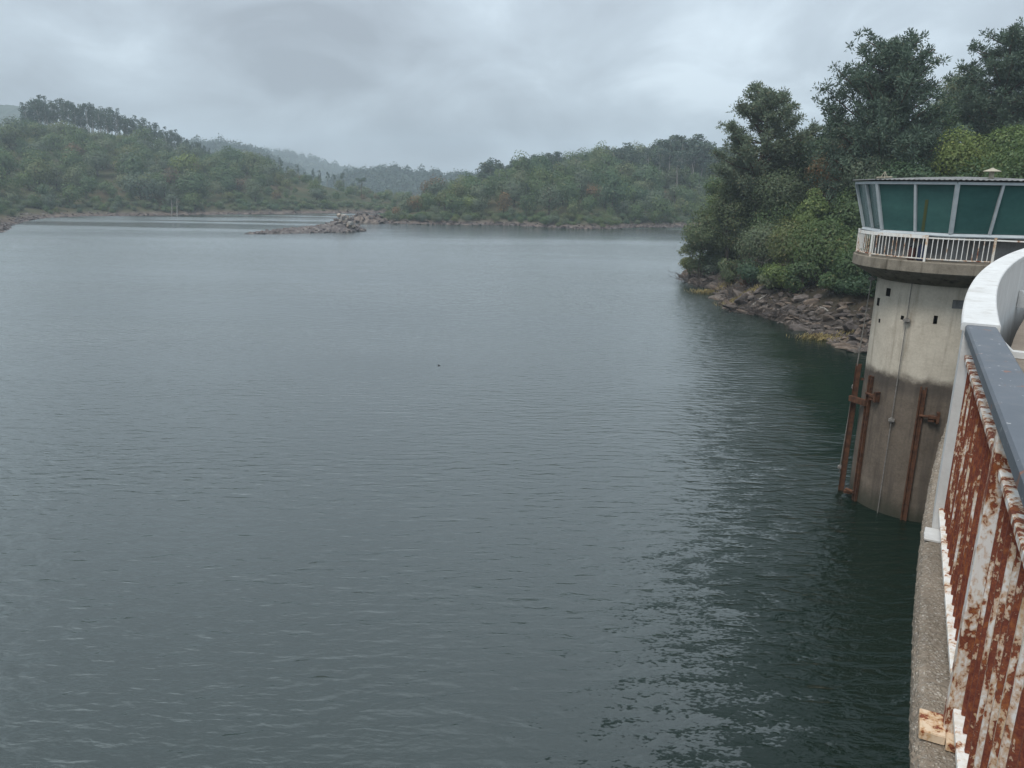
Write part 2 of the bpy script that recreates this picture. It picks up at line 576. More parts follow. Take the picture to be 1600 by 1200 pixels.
MAT['slab'] = concrete_mat('deck concrete', (0.13, 0.11, 0.085), (0.29, 0.255, 0.205), (0.05, 0.042, 0.03), None, 0.9, 2.2)
MAT['plinth'] = concrete_mat('plinth concrete', (0.13, 0.13, 0.13), (0.24, 0.24, 0.235), (0.08, 0.075, 0.07), None, 0.6)
MAT['dam'] = concrete_mat('dam concrete', (0.14, 0.13, 0.115), (0.25, 0.235, 0.21), (0.09, 0.082, 0.07), None, 0.6)
MAT['dark'] = concrete_mat('painted recess shade', (0.02, 0.019, 0.018), (0.05, 0.046, 0.042))  # concrete coloured near black for the shade inside the recesses


def ledge_mat():
    m, t, out = new_mat('pebbly weathered concrete')
    c = objcoord(t, False)
    v = N(t, 'ShaderNodeTexVoronoi'); v.inputs['Scale'].default_value = 70
    v.inputs['Randomness'].default_value = 1.0
    L(t, mapping(t, c, (1, 1, 1)), v.inputs['Vector'])
    v2 = N(t, 'ShaderNodeTexVoronoi'); v2.inputs['Scale'].default_value = 150
    L(t, c, v2.inputs['Vector'])
    n1 = noise(t, c, 5, 6, 0.65)
    n2 = noise(t, c, 60, 5, 0.7)
    sep = N(t, 'ShaderNodeSeparateColor'); L(t, v.outputs['Color'], sep.inputs[0])
    peb = ramp(t, sep.outputs[0], [(0.0, (0.25, 0.22, 0.18)), (0.45, (0.37, 0.325, 0.27)), (0.8, (0.42, 0.38, 0.335)), (1.0, (0.52, 0.49, 0.45))])
    gap = smooth(t, math_node(t, 'ADD', v.outputs['Distance'], math_node(t, 'MULTIPLY', v2.outputs['Distance'], 0.35)), 0.35, 0.8)
    col = mix(t, math_node(t, 'MULTIPLY', gap, 0.75), peb, (0.20, 0.165, 0.135))
    col = mix(t, 1.0, col, ramp(t, n1, [(0.3, (0.72, 0.7, 0.66)), (0.7, (1.2, 1.16, 1.1))]), 'MULTIPLY')
    col = mix(t, math_node(t, 'MULTIPLY', smooth(t, n2, 0.58, 0.72), 0.6), col, (0.09, 0.08, 0.065))
    h = math_node(t, 'SUBTRACT', math_node(t, 'MULTIPLY', n2, 0.6), gap)
    principled(t, out, col, 0.92, 0.2, bump(t, h, 0.9, 0.006))
    return m


MAT['ledge'] = ledge_mat()


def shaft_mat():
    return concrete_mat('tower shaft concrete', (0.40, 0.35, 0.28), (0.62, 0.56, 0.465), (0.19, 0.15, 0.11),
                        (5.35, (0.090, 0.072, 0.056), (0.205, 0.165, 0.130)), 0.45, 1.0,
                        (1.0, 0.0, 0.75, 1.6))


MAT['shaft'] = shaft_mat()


def paint_mat(name, white, rust_amt, dirt=0.25, sc=1.0, ends=0.0, zs=6.0):
    """white paint that flakes off rusty steel: rust_amt 0..1"""
    m, t, out = new_mat(name)
    c = objcoord(t)
    big = noise(t, mapping(t, c, (13 * sc, 13 * sc, zs * sc)), 1.0, 3, 0.55, 0.25)
    med = noise(t, mapping(t, c, (60 * sc, 60 * sc, 38 * sc)), 1.0, 4, 0.6, 0.2)
    fine = noise(t, c, 150 * sc, 4, 0.6)
    f = math_node(t, 'ADD', math_node(t, 'MULTIPLY', big, 0.62), math_node(t, 'MULTIPLY', med, 0.38))
    f = math_node(t, 'ADD', f, math_node(t, 'MULTIPLY_ADD', fine, 0.06, -0.03))
    if ends:
        tz = N(t, 'ShaderNodeTexCoord')
        sz = N(t, 'ShaderNodeSeparateXYZ'); L(t, tz.outputs['Object'], sz.inputs[0])
        f = math_node(t, 'ADD', f, math_node(t, 'MULTIPLY', smooth(t, math_node(t, 'ABSOLUTE', sz.outputs[2]), 0.28, 0.46), ends))
        oi = N(t, 'ShaderNodeObjectInfo')
        f = math_node(t, 'ADD', f, math_node(t, 'MULTIPLY_ADD', oi.outputs['Random'], 0.12, -0.06))
    th = 0.72 - 0.42 * rust_amt
    peel = smooth(t, f, th, th + 0.028)
    halo = smooth(t, f, th - 0.09, th + 0.01)
    stain = noise(t, mapping(t, c, (18 * sc, 18 * sc, 2.5 * sc)), 1.0, 4, 0.6)
    wcol = mix(t, math_node(t, 'MULTIPLY', smooth(t, stain, 0.45, 0.75), dirt), white, (0.52, 0.41, 0.25))
    wcol = mix(t, math_node(t, 'MULTIPLY', halo, 0.75), wcol, (0.50, 0.27, 0.11))
    rcol = ramp(t, math_node(t, 'ADD', math_node(t, 'MULTIPLY', med, 0.5), math_node(t, 'MULTIPLY', fine, 0.5)),
                [(0.32, (0.095, 0.023, 0.018)), (0.5, (0.18, 0.050, 0.031)), (0.6, (0.27, 0.085, 0.038)), (0.72, (0.42, 0.17, 0.065))])
    orange = smooth(t, noise(t, c, 24 * sc, 4), 0.52, 0.68)
    rcol = mix(t, math_node(t, 'MULTIPLY', orange, 0.6), rcol, (0.33, 0.115, 0.035))
    col = mix(t, peel, wcol, rcol)
    rough = math_node(t, 'MULTIPLY_ADD', peel, 0.4, 0.5)
    h = math_node(t, 'SUBTRACT', math_node(t, 'MULTIPLY', fine, 0.35), peel)
    principled(t, out, col, rough, 0.35, bump(t, h, 0.6, 0.0025))
    return m


WHITE = (0.78, 0.76, 0.73)
MAT['rust_heavy'] = paint_mat('flaking white paint on rusty bars', WHITE, 0.68, 0.8, 1.0, 0.10, 3.5)
MAT['rust_half'] = paint_mat('peeling white paint with rust patches', WHITE, 0.50, 0.6)
MAT['rust_mixed'] = paint_mat('half flaked white paint on bars', WHITE, 0.49, 0.8, 1.0, 0.10, 3.5)
MAT['rust_plate'] = paint_mat('orange stained white plate', (0.74, 0.58, 0.42), 0.46, 0.8)
MAT['rust_light'] = paint_mat('stained white paint', (0.80, 0.78, 0.74), 0.30, 0.7)
MAT['white_deck'] = paint_mat('white deck rail paint', (0.78, 0.76, 0.72), 0.26, 0.3, 0.2)
MAT['white_worn'] = paint_mat('worn deck post paint', (0.74, 0.70, 0.64), 0.44, 0.5, 0.22)


def white_wall_mat():
    m, t, out = new_mat('whitewashed concrete')
    c = objcoord(t, False)
    n1 = noise(t, c, 3.5, 7, 0.6)
    n2 = noise(t, c, 40, 5, 0.7)
    n3 = noise(t, mapping(t, c, (9, 9, 1.0)), 1.0, 4)
    f = math_node(t, 'ADD', math_node(t, 'MULTIPLY', n1, 0.6), math_node(t, 'MULTIPLY', n2, 0.4))
    col = ramp(t, f, [(0.3, (0.52, 0.51, 0.49)), (0.6, (0.65, 0.645, 0.63))])
    col = mix(t, math_node(t, 'MULTIPLY', smooth(t, n3, 0.52, 0.74), 0.5), col, (0.40, 0.37, 0.33))
    col = mix(t, math_node(t, 'MULTIPLY', smooth(t, n2, 0.68, 0.72), 0.35), col, (0.3, 0.27, 0.24))
    principled(t, out, col, 0.75, 0.3, bump(t, f, 0.35, 0.008))
    return m


MAT['white_wall'] = white_wall_mat()


def handrail_mat():
    m, t, out = new_mat('blue grey painted steel')
    c = objcoord(t, False)
    n1 = noise(t, c, 6, 5, 0.6)
    n2 = noise(t, mapping(t, c, (1, 1, 1), (0, 0, R_(26)), (0, 0, 0)), 38, 3, 0.55, 0.3)
    n3 = noise(t, c, 11, 4, 0.6, 0.4)
    n4 = noise(t, c, 160, 4, 0.6)
    col = ramp(t, n1, [(0.3, (0.050, 0.060, 0.075)), (0.7, (0.082, 0.092, 0.110))])
    col = mix(t, math_node(t, 'MULTIPLY', n4, 0.25), col, (0.2, 0.21, 0.23))
    col = mix(t, math_node(t, 'MULTIPLY', smooth(t, noise(t, mapping(t, c, (3, 3, 3)), 4.0, 7, 0.7), 0.5, 0.7), 0.45), col, (0.15, 0.135, 0.125))
    chip = smooth(t, math_node(t, 'MULTIPLY_ADD', n1, 0.2, n2), 0.79, 0.80)
    col = mix(t, chip, col, (0.52, 0.51, 0.50))
    rust = smooth(t, n3, 0.665, 0.685)
    col = mix(t, rust, col, (0.20, 0.085, 0.05))
    principled(t, out, col, 0.42, 0.5, bump(t, math_node(t, 'SUBTRACT', math_node(t, 'MULTIPLY', n4, 0.2), math_node(t, 'ADD', chip, rust)), 0.5, 0.001))
    return m


MAT['handrail'] = handrail_mat()


def plain(name, a, b, rough=0.6, spec=0.4, sc=8.0, metal=0.0, bstr=0.2):
    m, t, out = new_mat(name)
    c = objcoord(t)
    n1 = noise(t, c, sc, 6, 0.62)
    principled(t, out, ramp(t, n1, [(0.3, a), (0.7, b)]), rough, spec, bump(t, n1, bstr, 0.01), metal)
    return m


MAT['rust'] = plain('rusted steel', (0.040, 0.022, 0.016), (0.135, 0.062, 0.034), 0.9, 0.2, 5)
MAT['rod'] = plain('galvanised rod', (0.13, 0.12, 0.11), (0.27, 0.25, 0.225), 0.6, 0.4, 9)
MAT['mullion'] = plain('pale grey window frame', (0.36, 0.40, 0.42), (0.50, 0.53, 0.54), 0.5, 0.4, 3)
MAT['roof'] = plain('weathered corrugated sheet', (0.09, 0.09, 0.09), (0.26, 0.255, 0.245), 0.7, 0.3, 4)
MAT['vent'] = plain('cement vent', (0.30, 0.27, 0.21), (0.42, 0.38, 0.30), 0.9, 0.2, 6)
MAT['green_hood'] = plain('green painted sheet', (0.04, 0.20, 0.16), (0.06, 0.26, 0.21), 0.5, 0.4, 5)
MAT['white_box'] = plain('off white box', (0.62, 0.61, 0.57), (0.72, 0.71, 0.67), 0.6, 0.4, 5)
MAT['blue_can'] = plain('dark blue plastic', (0.014, 0.020, 0.050), (0.03, 0.04, 0.085), 0.5, 0.4, 6)
MAT['red_can'] = plain('dull red plastic', (0.065, 0.028, 0.026), (0.10, 0.042, 0.036), 0.6, 0.3, 6)
MAT['black'] = plain('black plastic', (0.012, 0.012, 0.014), (0.03, 0.03, 0.032), 0.6, 0.3, 6)
MAT['yellow'] = plain('yellow reflection streak', (0.055, 0.075, 0.03), (0.085, 0.09, 0.03), 0.5, 0.4, 2)
MAT['floor'] = concrete_mat('walkway paving', (0.15, 0.12, 0.095), (0.25, 0.21, 0.17), (0.10, 0.08, 0.065), None, 0.3, 2.0)
MAT['pvc'] = plain('grey white pipe', (0.42, 0.43, 0.44), (0.55, 0.56, 0.56), 0.5, 0.4, 5)


def pane_mat():
    m, t, out = new_mat('green tinted glazing')
    c = objcoord(t)
    n1 = noise(t, mapping(t, c, (0.5, 0.5, 1.2)), 1.0, 4, 0.6)
    n2 = noise(t, c, 9, 4)
    f = math_node(t, 'ADD', math_node(t, 'MULTIPLY', n1, 0.8), math_node(t, 'MULTIPLY', n2, 0.2))
    col = ramp(t, f, [(0.3, (0.028, 0.080, 0.078)), (0.7, (0.056, 0.142, 0.128))])
    b = principled(t, out, col, 0.22, 0.4, bump(t, n1, 0.08, 0.05))
    return m


MAT['pane'] = pane_mat()


# ================================================================== LARGE STRUCTURE: water and land
mb = MB()
nx = 60
for i in range(nx):
    pass
mb.poly([(-2500, -180, 0), (2500, -180, 0), (2500, 2150, 0), (-2500, 2150, 0)])
tag(mb.build('lake_water', MAT['water']), 'rippled grey green lake filling the valley', 'lake', kind='structure')


def sines(x, y, seed, wl, n=5):
    r = np.random.RandomState(seed)
    z = np.zeros_like(x)
    for i in range(n):
        a = r.uniform(0, 2 * np.pi)
        k = 2 * np.pi / (wl * r.uniform(0.6, 1.6))
        z += np.sin((x * np.cos(a) + y * np.sin(a)) * k + r.uniform(0, 7)) / n
    return z


def signed_dist(px, py, poly):
    """positive inside"""
    P = np.array(poly)
    Q = np.roll(P, -1, axis=0)
    x, y = np.asarray(px, float), np.asarray(py, float)
    dmin = np.full(x.shape, 1e9)
    ins = np.zeros(x.shape, bool)
    for (ax, ay), (bx, by) in zip(P, Q):
        dx, dy = bx - ax, by - ay
        t = np.clip(((x - ax) * dx + (y - ay) * dy) / (dx * dx + dy * dy), 0, 1)
        dmin = np.minimum(dmin, np.hypot(x - ax - t * dx, y - ay - t * dy))
        c = ((ay > y) != (by > y)) & (x < (bx - ax) * (y - ay) / (by - ay + 1e-12) + ax)
        ins ^= c
    return np.where(ins, dmin, -dmin)


def skyline(table):
    """pixels of a ground skyline -> slope of sight over bearing x/y"""
    m, k = [], []
    for u, v in table:
        p = aty(u, v, 1.0)
        m.append(p.x)
        k.append(p.z - EYE.z)
    o = np.argsort(m)
    return np.array(m)[o], np.array(k)[o]


def smin(a, b, k):
    h = np.clip(0.5 + 0.5 * (b - a) / k, 0, 1)
    return b * (1 - h) + a * h - k * h * (1 - h)


class Land:
    def __init__(self, poly, rise, table=None, yc=400, seed=1, rough=0.8, wl=14):
        self.poly, self.rise, self.yc, self.seed, self.rough, self.wl = poly, rise, yc, seed, rough, wl
        self.sk = skyline(table) if table else None

    def dist(self, x, y):
        d = signed_dist(x, y, self.poly)
        return d + 1.6 * sines(np.asarray(x, float), np.asarray(y, float), self.seed + 5, 22) * np.clip(np.abs(y) / 150, 0.25, 1.2)

    def height(self, x, y):
        x, y = np.asarray(x, float), np.asarray(y, float)
        d = self.dist(x, y)
        z = np.where(d > 0, self.rise(np.maximum(d, 0)), np.maximum(d * 0.35, -3.0))
        if self.sk is not None:
            m = x / np.maximum(y, 1.0)
            k = np.interp(m, *self.sk)
            env = EYE.z + k * np.minimum(y, self.yc) - 0.10 * np.maximum(y - self.yc, 0)
            env = np.maximum(env, 3.0)
            z = np.where(d > 0, smin(z, env, 8.0), z)
        z = z + self.rough * sines(x, y, self.seed, self.wl, 7) * np.clip(d / 6, 0, 1)
        return z

    def mesh(self, name, mat, x0, x1, y0, y1, step, label, cat):
        nx, ny = int((x1 - x0) / step) + 1, int((y1 - y0) / step) + 1
        X, Y = np.meshgrid(np.linspace(x0, x1, nx), np.linspace(y0, y1, ny))
        r = np.random.RandomState(self.seed)
        X = X + r.uniform(-.25, .25, X.shape) * step
        Y = Y + r.uniform(-.25, .25, X.shape) * step
        Z = self.height(X, Y) + r.normal(0, 0.05, X.shape) * min(step, 2)
        V = np.stack([X, Y, Z], -1).reshape(-1, 3)
        i = np.arange((ny - 1) * nx).reshape(ny - 1, nx)[:, :-1].ravel()
        Fq = np.stack([i, i + 1, i + nx + 1, i + nx], 1)
        Fq = Fq[(V[Fq][:, :, 2].max(1) > -1.5)]
        used = np.unique(Fq)
        remap = np.full(len(V), -1)
        remap[used] = np.arange(len(used))
        me = bpy.data.meshes.new(name)
        me.from_pydata(V[used].tolist(), [], remap[Fq].tolist())
        me.materials.append(mat)
        me.polygons.foreach_set('use_smooth', [True] * len(me.polygons))
        o = link(bpy.data.objects.new(name, me))
        return tag(o, label, cat, kind='structure')


def shore(pix):
    return [tuple(atz(u, v, 0).xy) for u, v in pix]


left_land = Land(shore([(-300, 392), (-120, 376), (0, 363), (19, 353), (57, 341), (138, 337.5), (220, 337), (330, 335.5),
                        (430, 334), (530, 333), (600, 332.5), (700, 332)]) + [(100, 480), (160, 900), (-800, 900), (-800, 60)],
                 lambda d: np.where(d < 9, 0.26 * d, 2.34 + 0.225 * (d - 9)),
                 [(-400, 216), (0, 218), (50, 214), (100, 216), (150, 222), (200, 232), (250, 245), (300, 256), (350, 264), (400, 273),
                  (450, 280), (500, 290), (540, 302), (580, 312), (640, 318), (760, 322)], 430, 3)
left_land.mesh('left_hillside', MAT['hill'], -520, 120, 90, 620, 3.2, 'wooded hillside rising from the left shore', 'hillside')
right_land = Land(shore([(566, 347), (600, 349.5), (660, 350), (720, 351.5), (800, 352), (860, 355), (905, 358), (960, 357.5),
                         (1000, 354.5), (1065, 355), (1120, 352), (1300, 350)]) + [(330, 300), (420, 700), (-20, 700), (-38, 420), (-48, 300)],
                  lambda d: np.where(d < 10, 0.14 * d, 1.4 + 0.25 * (d - 10)),
                  [(540, 335), (580, 322), (620, 310), (660, 300), (700, 292), (760, 284), (800, 276), (860, 268), (920, 260), (960, 252),
                   (1000, 246), (1060, 238), (1130, 244), (1250, 250)], 370, 8)
right_land.mesh('far_hillside', MAT['hill'], -60, 340, 215, 560, 2.6, 'wooded hillside across the water in the middle', 'hillside')
bank = Land([(60, 5), (40, 22), (33, 38), (28.6, 52), (27.6, 60), (26.9, 66)] + shore([(1232, 507), (1185, 491), (1138, 486), (1112, 453), (1082, 437)])
            + [(25.0, 113), (29, 126), (38, 140), (60, 152), (110, 165), (180, 150), (180, 5)],
            lambda d: np.where(d < 8, 0.62 * d, 4.96 + 0.30 * (d - 8)) * 1.0, None, 130, 21, 0.5, 5)
_br = bank.rise
bank.rise = lambda d: smin(_br(d), np.full_like(d, 15.0), 6.0)
bank.mesh('near_bank', MAT['bank'], 16, 175, 4, 170, 0.9, 'steep stony bank to the right of the lake', 'bank')


# distant ridges
def ridge(name, table, y, label, back=260, seed=3, bumpy=1.0, low=-2):
    us = np.array([p[0] for p in table], float)
    vs = np.array([p[1] for p in table], float)
    uu = np.linspace(us[0], us[-1], 130)
    vv = np.interp(uu, us, vs)
    rr = np.random.RandomState(seed)
    rows = []
    top = []
    for u, v in zip(uu, vv):
        p = aty(u, v, y)
        top.append(p)
    tz = np.array([p.z for p in top]) + bumpy * rr.normal(0, 0.7, len(top))
    prof = [(-1.25, 0.0), (-0.9, 0.18), (-0.6, 0.42), (-0.35, 0.68), (-0.15, 0.9), (0.0, 1.0), (0.25, 0.96), (0.7, 0.6), (1.2, 0.0)]
    mb = MB()
    for s, hgt in prof:
        row = []
        for p, z in zip(top, tz):
            yy = y + s * back
            jitter = 5.0 * bumpy * mnoise.noise(Vector((p.x * 0.035, yy * 0.02, seed))) if 0 < hgt < 1 else 0
            row.append((p.x * (1 + 0.15 * s * back / y), yy, low + (z - low) * hgt + jitter))
        rows.append(row)
    mb.grid(rows)
    return tag(mb.build(name, MAT['far_hill'], smooth=False), label, 'hill', kind='structure')


ridge('distant_hill', [(-260, 190), (-120, 172), (-30, 165), (10, 163), (30, 166), (45, 176), (62, 196), (90, 230), (130, 262)], 1250,
      'rounded bare hill far behind the left hillside', 240, 3, 0.6)
ridge_b = ridge('distant_ridge', [(230, 262), (270, 238), (300, 227), (320, 225), (350, 230), (390, 238), (430, 256), (470, 276)], 1000,
      'pale wooded ridge just behind the left hillside', 150, 4, 0.8)
ridge_c = ridge('distant_slope', [(330, 236), (390, 239), (420, 241), (450, 244), (480, 252), (510, 261), (540, 270), (560, 274), (600, 279), (640, 284), (700, 292)], 1600,
      'long blue slope descending to the valley gap', 380, 5, 0.9)
ridge_d = ridge('distant_rise', [(520, 290), (540, 279), (560, 274), (580, 270.5), (600, 270), (625, 273), (650, 277), (700, 280), (760, 284)], 900,
      'wooded rise in the valley gap beyond the lake', 110, 6, 0.7)


# ================================================================== TREES
def unit(a):
    return a / np.maximum(np.linalg.norm(a, axis=-1, keepdims=True), 1e-9)


def leaf_quads(rng, P, out, size, aspect=0.55, align=0.6):
    n = len(P)
    nrm = unit(out * align + rng.normal(0, 0.45, (n, 3)))
    t = unit(np.cross(nrm, rng.normal(0, 1, (n, 3))))
    b = np.cross(nrm, t)
    s = (size * rng.uniform(0.6, 1.35, n))[:, None]
    a = aspect * rng.uniform(0.7, 1.3, n)[:, None]
    return np.stack([P - t * s, P + b * s * a - t * s * .1, P + t * s, P - b * s * a - t * s * .1], 1)


def blob_leaves(rng, blobs, per, size, flat=0.75, align=0.9, aspect=0.6):
    out = []
    Bc = np.array([b[:3] for b in blobs])
    cc, ext = Bc.mean(0), np.maximum(Bc.std(0) * 2, 1e-3)
    tot = sum(b[3] ** 2 for b in blobs)
    for bx, by, bz, br in blobs:
        n = max(8, int(per * br * br / tot))
        d = unit(rng.normal(0, 1, (n, 3)) + np.array([0, 0, 0.25]))
        rad = br * (0.35 + 0.65 * rng.uniform(0, 1, n) ** 0.45) * rng.uniform(0.85, 1.12, n)
        P = np.array([bx, by, bz]) + d * rad[:, None] * np.array([1, 1, flat])
        nd = unit(d + 0.9 * (P - cc) / ext + np.array([0, 0, 0.45]))
        out.append(leaf_quads(rng, P, nd, np.full(n, size), aspect, align))
    return np.concatenate(out)


def oak_blobs(rng, n, rx, rz0, rz1, br):
    """blob centres through an uneven egg-shaped volume between heights rz0 and rz1"""
    B = []
    zc, hz = (rz0 + rz1) / 2, (rz1 - rz0) / 2
    lean = rng.normal(0, 0.12, 2) * rx
    for i in range(n):
        d = unit(rng.normal(0, 1, 3))
        r = rng.uniform(0.25, 1.0) ** 0.5
        z = zc + d[2] * r * (hz - br * 0.7)
        wz = 1.0 - 0.35 * max(0, d[2])
        k = max(0.15, 1 - br / rx * 0.8)
        B.append((d[0] * r * rx * wz * k + lean[0] * d[2], d[1] * r * rx * wz * k + lean[1] * d[2], z, br * rng.uniform(0.65, 1.3)))
    return B


def limb_mesh(name, mat, rng, base_r, top, targets, n=7):
    """tapered trunk with bent limbs reaching for the targets"""
    mb = MB()
    h = top
    bend = rng.normal(0, 0.03 * h, (4, 2)).cumsum(0)
    pts = [(0, 0, -0.4)] + [(bend[i][0], bend[i][1], h * (i + 1) / 4) for i in range(4)]
    mb.tube(pts, [base_r * 1.25, base_r, base_r * .8, base_r * .6, base_r * .3], n)
    for tx, ty, tz in targets:
        k = rng.uniform(0.3, 0.85)
        a = np.array([bend[min(3, int(k * 4))][0] * k, bend[min(3, int(k * 4))][1] * k, min(tz - 0.05 * h, k * h)])
        b = np.array([tx, ty, tz])
        mid = (a + b) / 2 + np.array([0, 0, 0.08 * h]) * rng.uniform(-0.3, 1) + rng.normal(0, 0.03 * h, 3)
        mb.tube([a, mid, b], [base_r * .38, base_r * .26, base_r * .1], 5, caps=False)
    return mb


def trunk_object(mb, name, mat, parent):
    return mb.build(name, mat, parent, smooth=True)


# ---- far tree prototypes, one metre radius, shared meshes
rng = np.random.RandomState(11)
OAKS = []
for i in range(7):
    bl = oak_blobs(rng, 15, 1.0, 0.02, 1.75, 0.50)
    OAKS.append(blob_leaves(rng, bl, 1300, 0.064, 0.85, 2.2))
EUCS = []
for i in range(5):
    # slender tree of height 1 with rounded puffs in the upper half
    B = []
    for j in range(13):
        z = rng.uniform(0.42, 0.95)
        spread = 0.20 * (1 - abs(z - 0.68) * 1.6)
        a = rng.uniform(0, 2 * np.pi)
        r = spread * rng.uniform(0.3, 1.0)
        B.append((r * math.cos(a), r * math.sin(a), z, rng.uniform(0.055, 0.10)))
    EUCS.append((B, blob_leaves(rng, B, 560, 0.021, 0.9)))

OAK_MATS = ['leaf_oak', 'leaf_olive', 'leaf_grey', 'leaf_autumn', 'leaf_lime', 'leaf_deep']
oak_mesh, oak_trunk = {}, []
for i, q in enumerate(OAKS):
    for mname in OAK_MATS:
        me = mesh_from_quads('crown', q, MAT[mname])
        oak_mesh[(i, mname)] = me
for i in range(4):
    mb = limb_mesh('trunk', MAT['bark'], rng, 0.055, 1.1, [(rng.uniform(-.5, .5), rng.uniform(-.5, .5), rng.uniform(.7, 1.5)) for _ in range(4)], 5)
    o = mb.build('trunk', MAT['bark'])
    oak_trunk.append(o.data)
    bpy.data.objects.remove(o)
euc_crown, euc_trunk = [], []
for B, q in EUCS:
    euc_crown.append(mesh_from_quads('crown', q, MAT['leaf_euc']))
    mb = limb_mesh('trunk', MAT['bark_pale'], rng, 0.012, 0.9, [b[:3] for b in B[:7]], 5)
    o = mb.build('trunk', MAT['bark_pale'])
    euc_trunk.append(o.data)
    bpy.data.objects.remove(o)


def plant(name, crown, trunk, loc, scale, rz, label, cat, group):
    r = empty(name, loc, rz, label, cat, group)
    r.scale = scale
    for nm, me in (('trunk', trunk), ('crown', crown)):
        if me is None:
            continue
        o = link(bpy.data.objects.new(nm, me))
        o.parent = r
    return r


def pick_mat(r, weights):
    t = r.uniform(0, sum(w_ for _, w_ in weights))
    for nm, w_ in weights:
        t -= w_
        if t <= 0:
            return nm
    return weights[-1][0]


COLOR_WORD = {'leaf_oak': 'mid green', 'leaf_olive': 'olive green', 'leaf_grey': 'grey green', 'leaf_autumn': 'brown turning',
              'leaf_lime': 'light green', 'leaf_deep': 'dark green'}


def scatter(land, m0, m1, y0, y1, spacing, seed, ok):
    r = np.random.RandomState(seed)
    pts = []
    ys = np.arange(y0, y1, spacing)
    for y in ys:
        for x in np.arange(m0 * y, m1 * y, spacing):
            pts.append((x + r.uniform(-.42, .42) * spacing, y + r.uniform(-.42, .42) * spacing))
    P = np.array(pts)
    d = land.dist(P[:, 0], P[:, 1])
    z = land.height(P[:, 0], P[:, 1])
    keep = np.array([ok(x, y, dd, r) for (x, y), dd in zip(P, d)])
    return P[keep], d[keep], z[keep]


def pix_u(x, y, z=12.0):
    dv = Vector((x, y, z)) - EYE
    zc = dv.dot(_F)
    return 800 + F_PX * dv.dot(_R) / zc, 600 - F_PX * dv.dot(_U) / zc


SIDE = ('left hillside', 'far shore in the middle')


def place_words(side, u, d):
    if side == 0:
        h = ('at the left edge of the left hillside', 'left of the hillside middle', 'right of the hillside middle', 'on the left hillside above the islet')[int(np.searchsorted([70, 190, 380], u))]
    else:
        h = ('of the far wood behind the rocky spit', 'in the left part of the far wood', 'in the middle of the far wood', 'of the far wood beside the near bank')[int(np.searchsorted([680, 800, 950], u))]
    return ('at the waterline', 'low on the slope', 'halfway up', 'high up')[int(np.searchsorted([17, 34, 70], d))] + ' ' + h


# candidates: (size in the picture, side, x, y, z, material, radius)
cands = []
rr = np.random.RandomState(5)


def clearing(u, v):
    """patches of bracken and bare ground seen on the left hillside"""
    for cu, cv_, a, b, dens in ((172, 276, 26, 10, 0.9), (505, 285, 42, 17, 0.72), (450, 270, 30, 8, 0.5), (215, 318, 26, 7, 0.6), (110, 326, 26, 5, 0.9), (540, 310, 30, 12, 0.6)):
        if ((u - cu) / a) ** 2 + ((v - cv_) / b) ** 2 < 1 and rr.uniform() < dens:
            return True
    return False


def left_ok(x, y, d, r):
    return d > 5.5 + 2.5 * math.sin(x * 0.13 + y * 0.07)


P, D, Z = scatter(left_land, -0.74, -0.12, 150, 470, 7.6, 31, left_ok)
for (x, y), d, z in zip(P, D, Z):
    u, v = pix_u(x, y, z + 3)
    if u < -40 or u > 640 or clearing(u, v):
        continue
    tone = mnoise.noise(Vector((x * 0.02, y * 0.02, 3.0)))
    wts = [('leaf_oak', 3.6), ('leaf_olive', 1.5 + 3 * max(0, tone)), ('leaf_grey', 3.2 + 3 * max(0, -tone)), ('leaf_autumn', 0.28 if u < 420 else 1.3),
           ('leaf_lime', 0.06), ('leaf_deep', 2.6)]
    rad = (2.6 + 4.4 * rr.uniform() ** 1.8) * (0.62 if u > 430 else 1.0) * (0.8 if d > 130 else 1.0)
    if d < 12:
        rad *= 0.72
    cands.append((rad / y, 0, x, y, z, pick_mat(rr, wts), rad, place_words(0, u, d)))


def right_ok(x, y, d, r):
    return d > 8 + 4 * math.sin(x * 0.09)


P, D, Z = scatter(right_land, -0.2, 0.36, 228, 400, 7.0, 37, right_ok)
for (x, y), d, z in zip(P, D, Z):
    u, v = pix_u(x, y, z + 3)
    if u < 560 or u > 1175:
        continue
    wts = [('leaf_oak', 4.4), ('leaf_olive', 1.0), ('leaf_grey', 2.4), ('leaf_deep', 3.2), ('leaf_lime', 0.2), ('leaf_autumn', 2.4 if u < 690 else 0.12)]
    rad = 2.6 + 3.8 * rr.uniform() ** 1.7
    if d < 16:
        rad *= 0.75
    cands.append((rad / y, 1, x, y, z, pick_mat(rr, wts), rad, place_words(1, u, d)))
cands.sort(key=lambda c: -c[0])
N_IND = 285
stuff = {}
for i, (s, side, x, y, z, mname, rad, where) in enumerate(cands):
    k = rr.randint(len(OAKS))
    tall = rr.uniform(0.82, 1.18) * (1.0 if side == 0 else 1.15)
    a = rr.uniform(0, 2 * math.pi)
    if i < N_IND:
        plant('broadleaf_tree', oak_mesh[(k, mname)], oak_trunk[rr.randint(4)], (x, y, z - 0.2), (rad, rad, rad * tall), a,
              '%s%s tree, %s' % ('tall ' if tall > 1.1 else 'squat ' if tall < 0.9 else '', COLOR_WORD[mname], where), 'tree',
              '%s broadleaf trees on the %s' % (COLOR_WORD[mname], SIDE[side]))
    else:
        q = OAKS[k][::2]
        ca, sa = math.cos(a), math.sin(a)
        q = q @ np.array([[ca, sa, 0], [-sa, ca, 0], [0, 0, 1]])
        if True:
            ctr = q.mean(1, keepdims=True)
            q = ctr + (q - ctr) * 1.35
        q = q * np.array([rad, rad, rad * tall]) + np.array([x, y, z - 0.2])
        stuff.setdefault((side, mname), []).append(q)
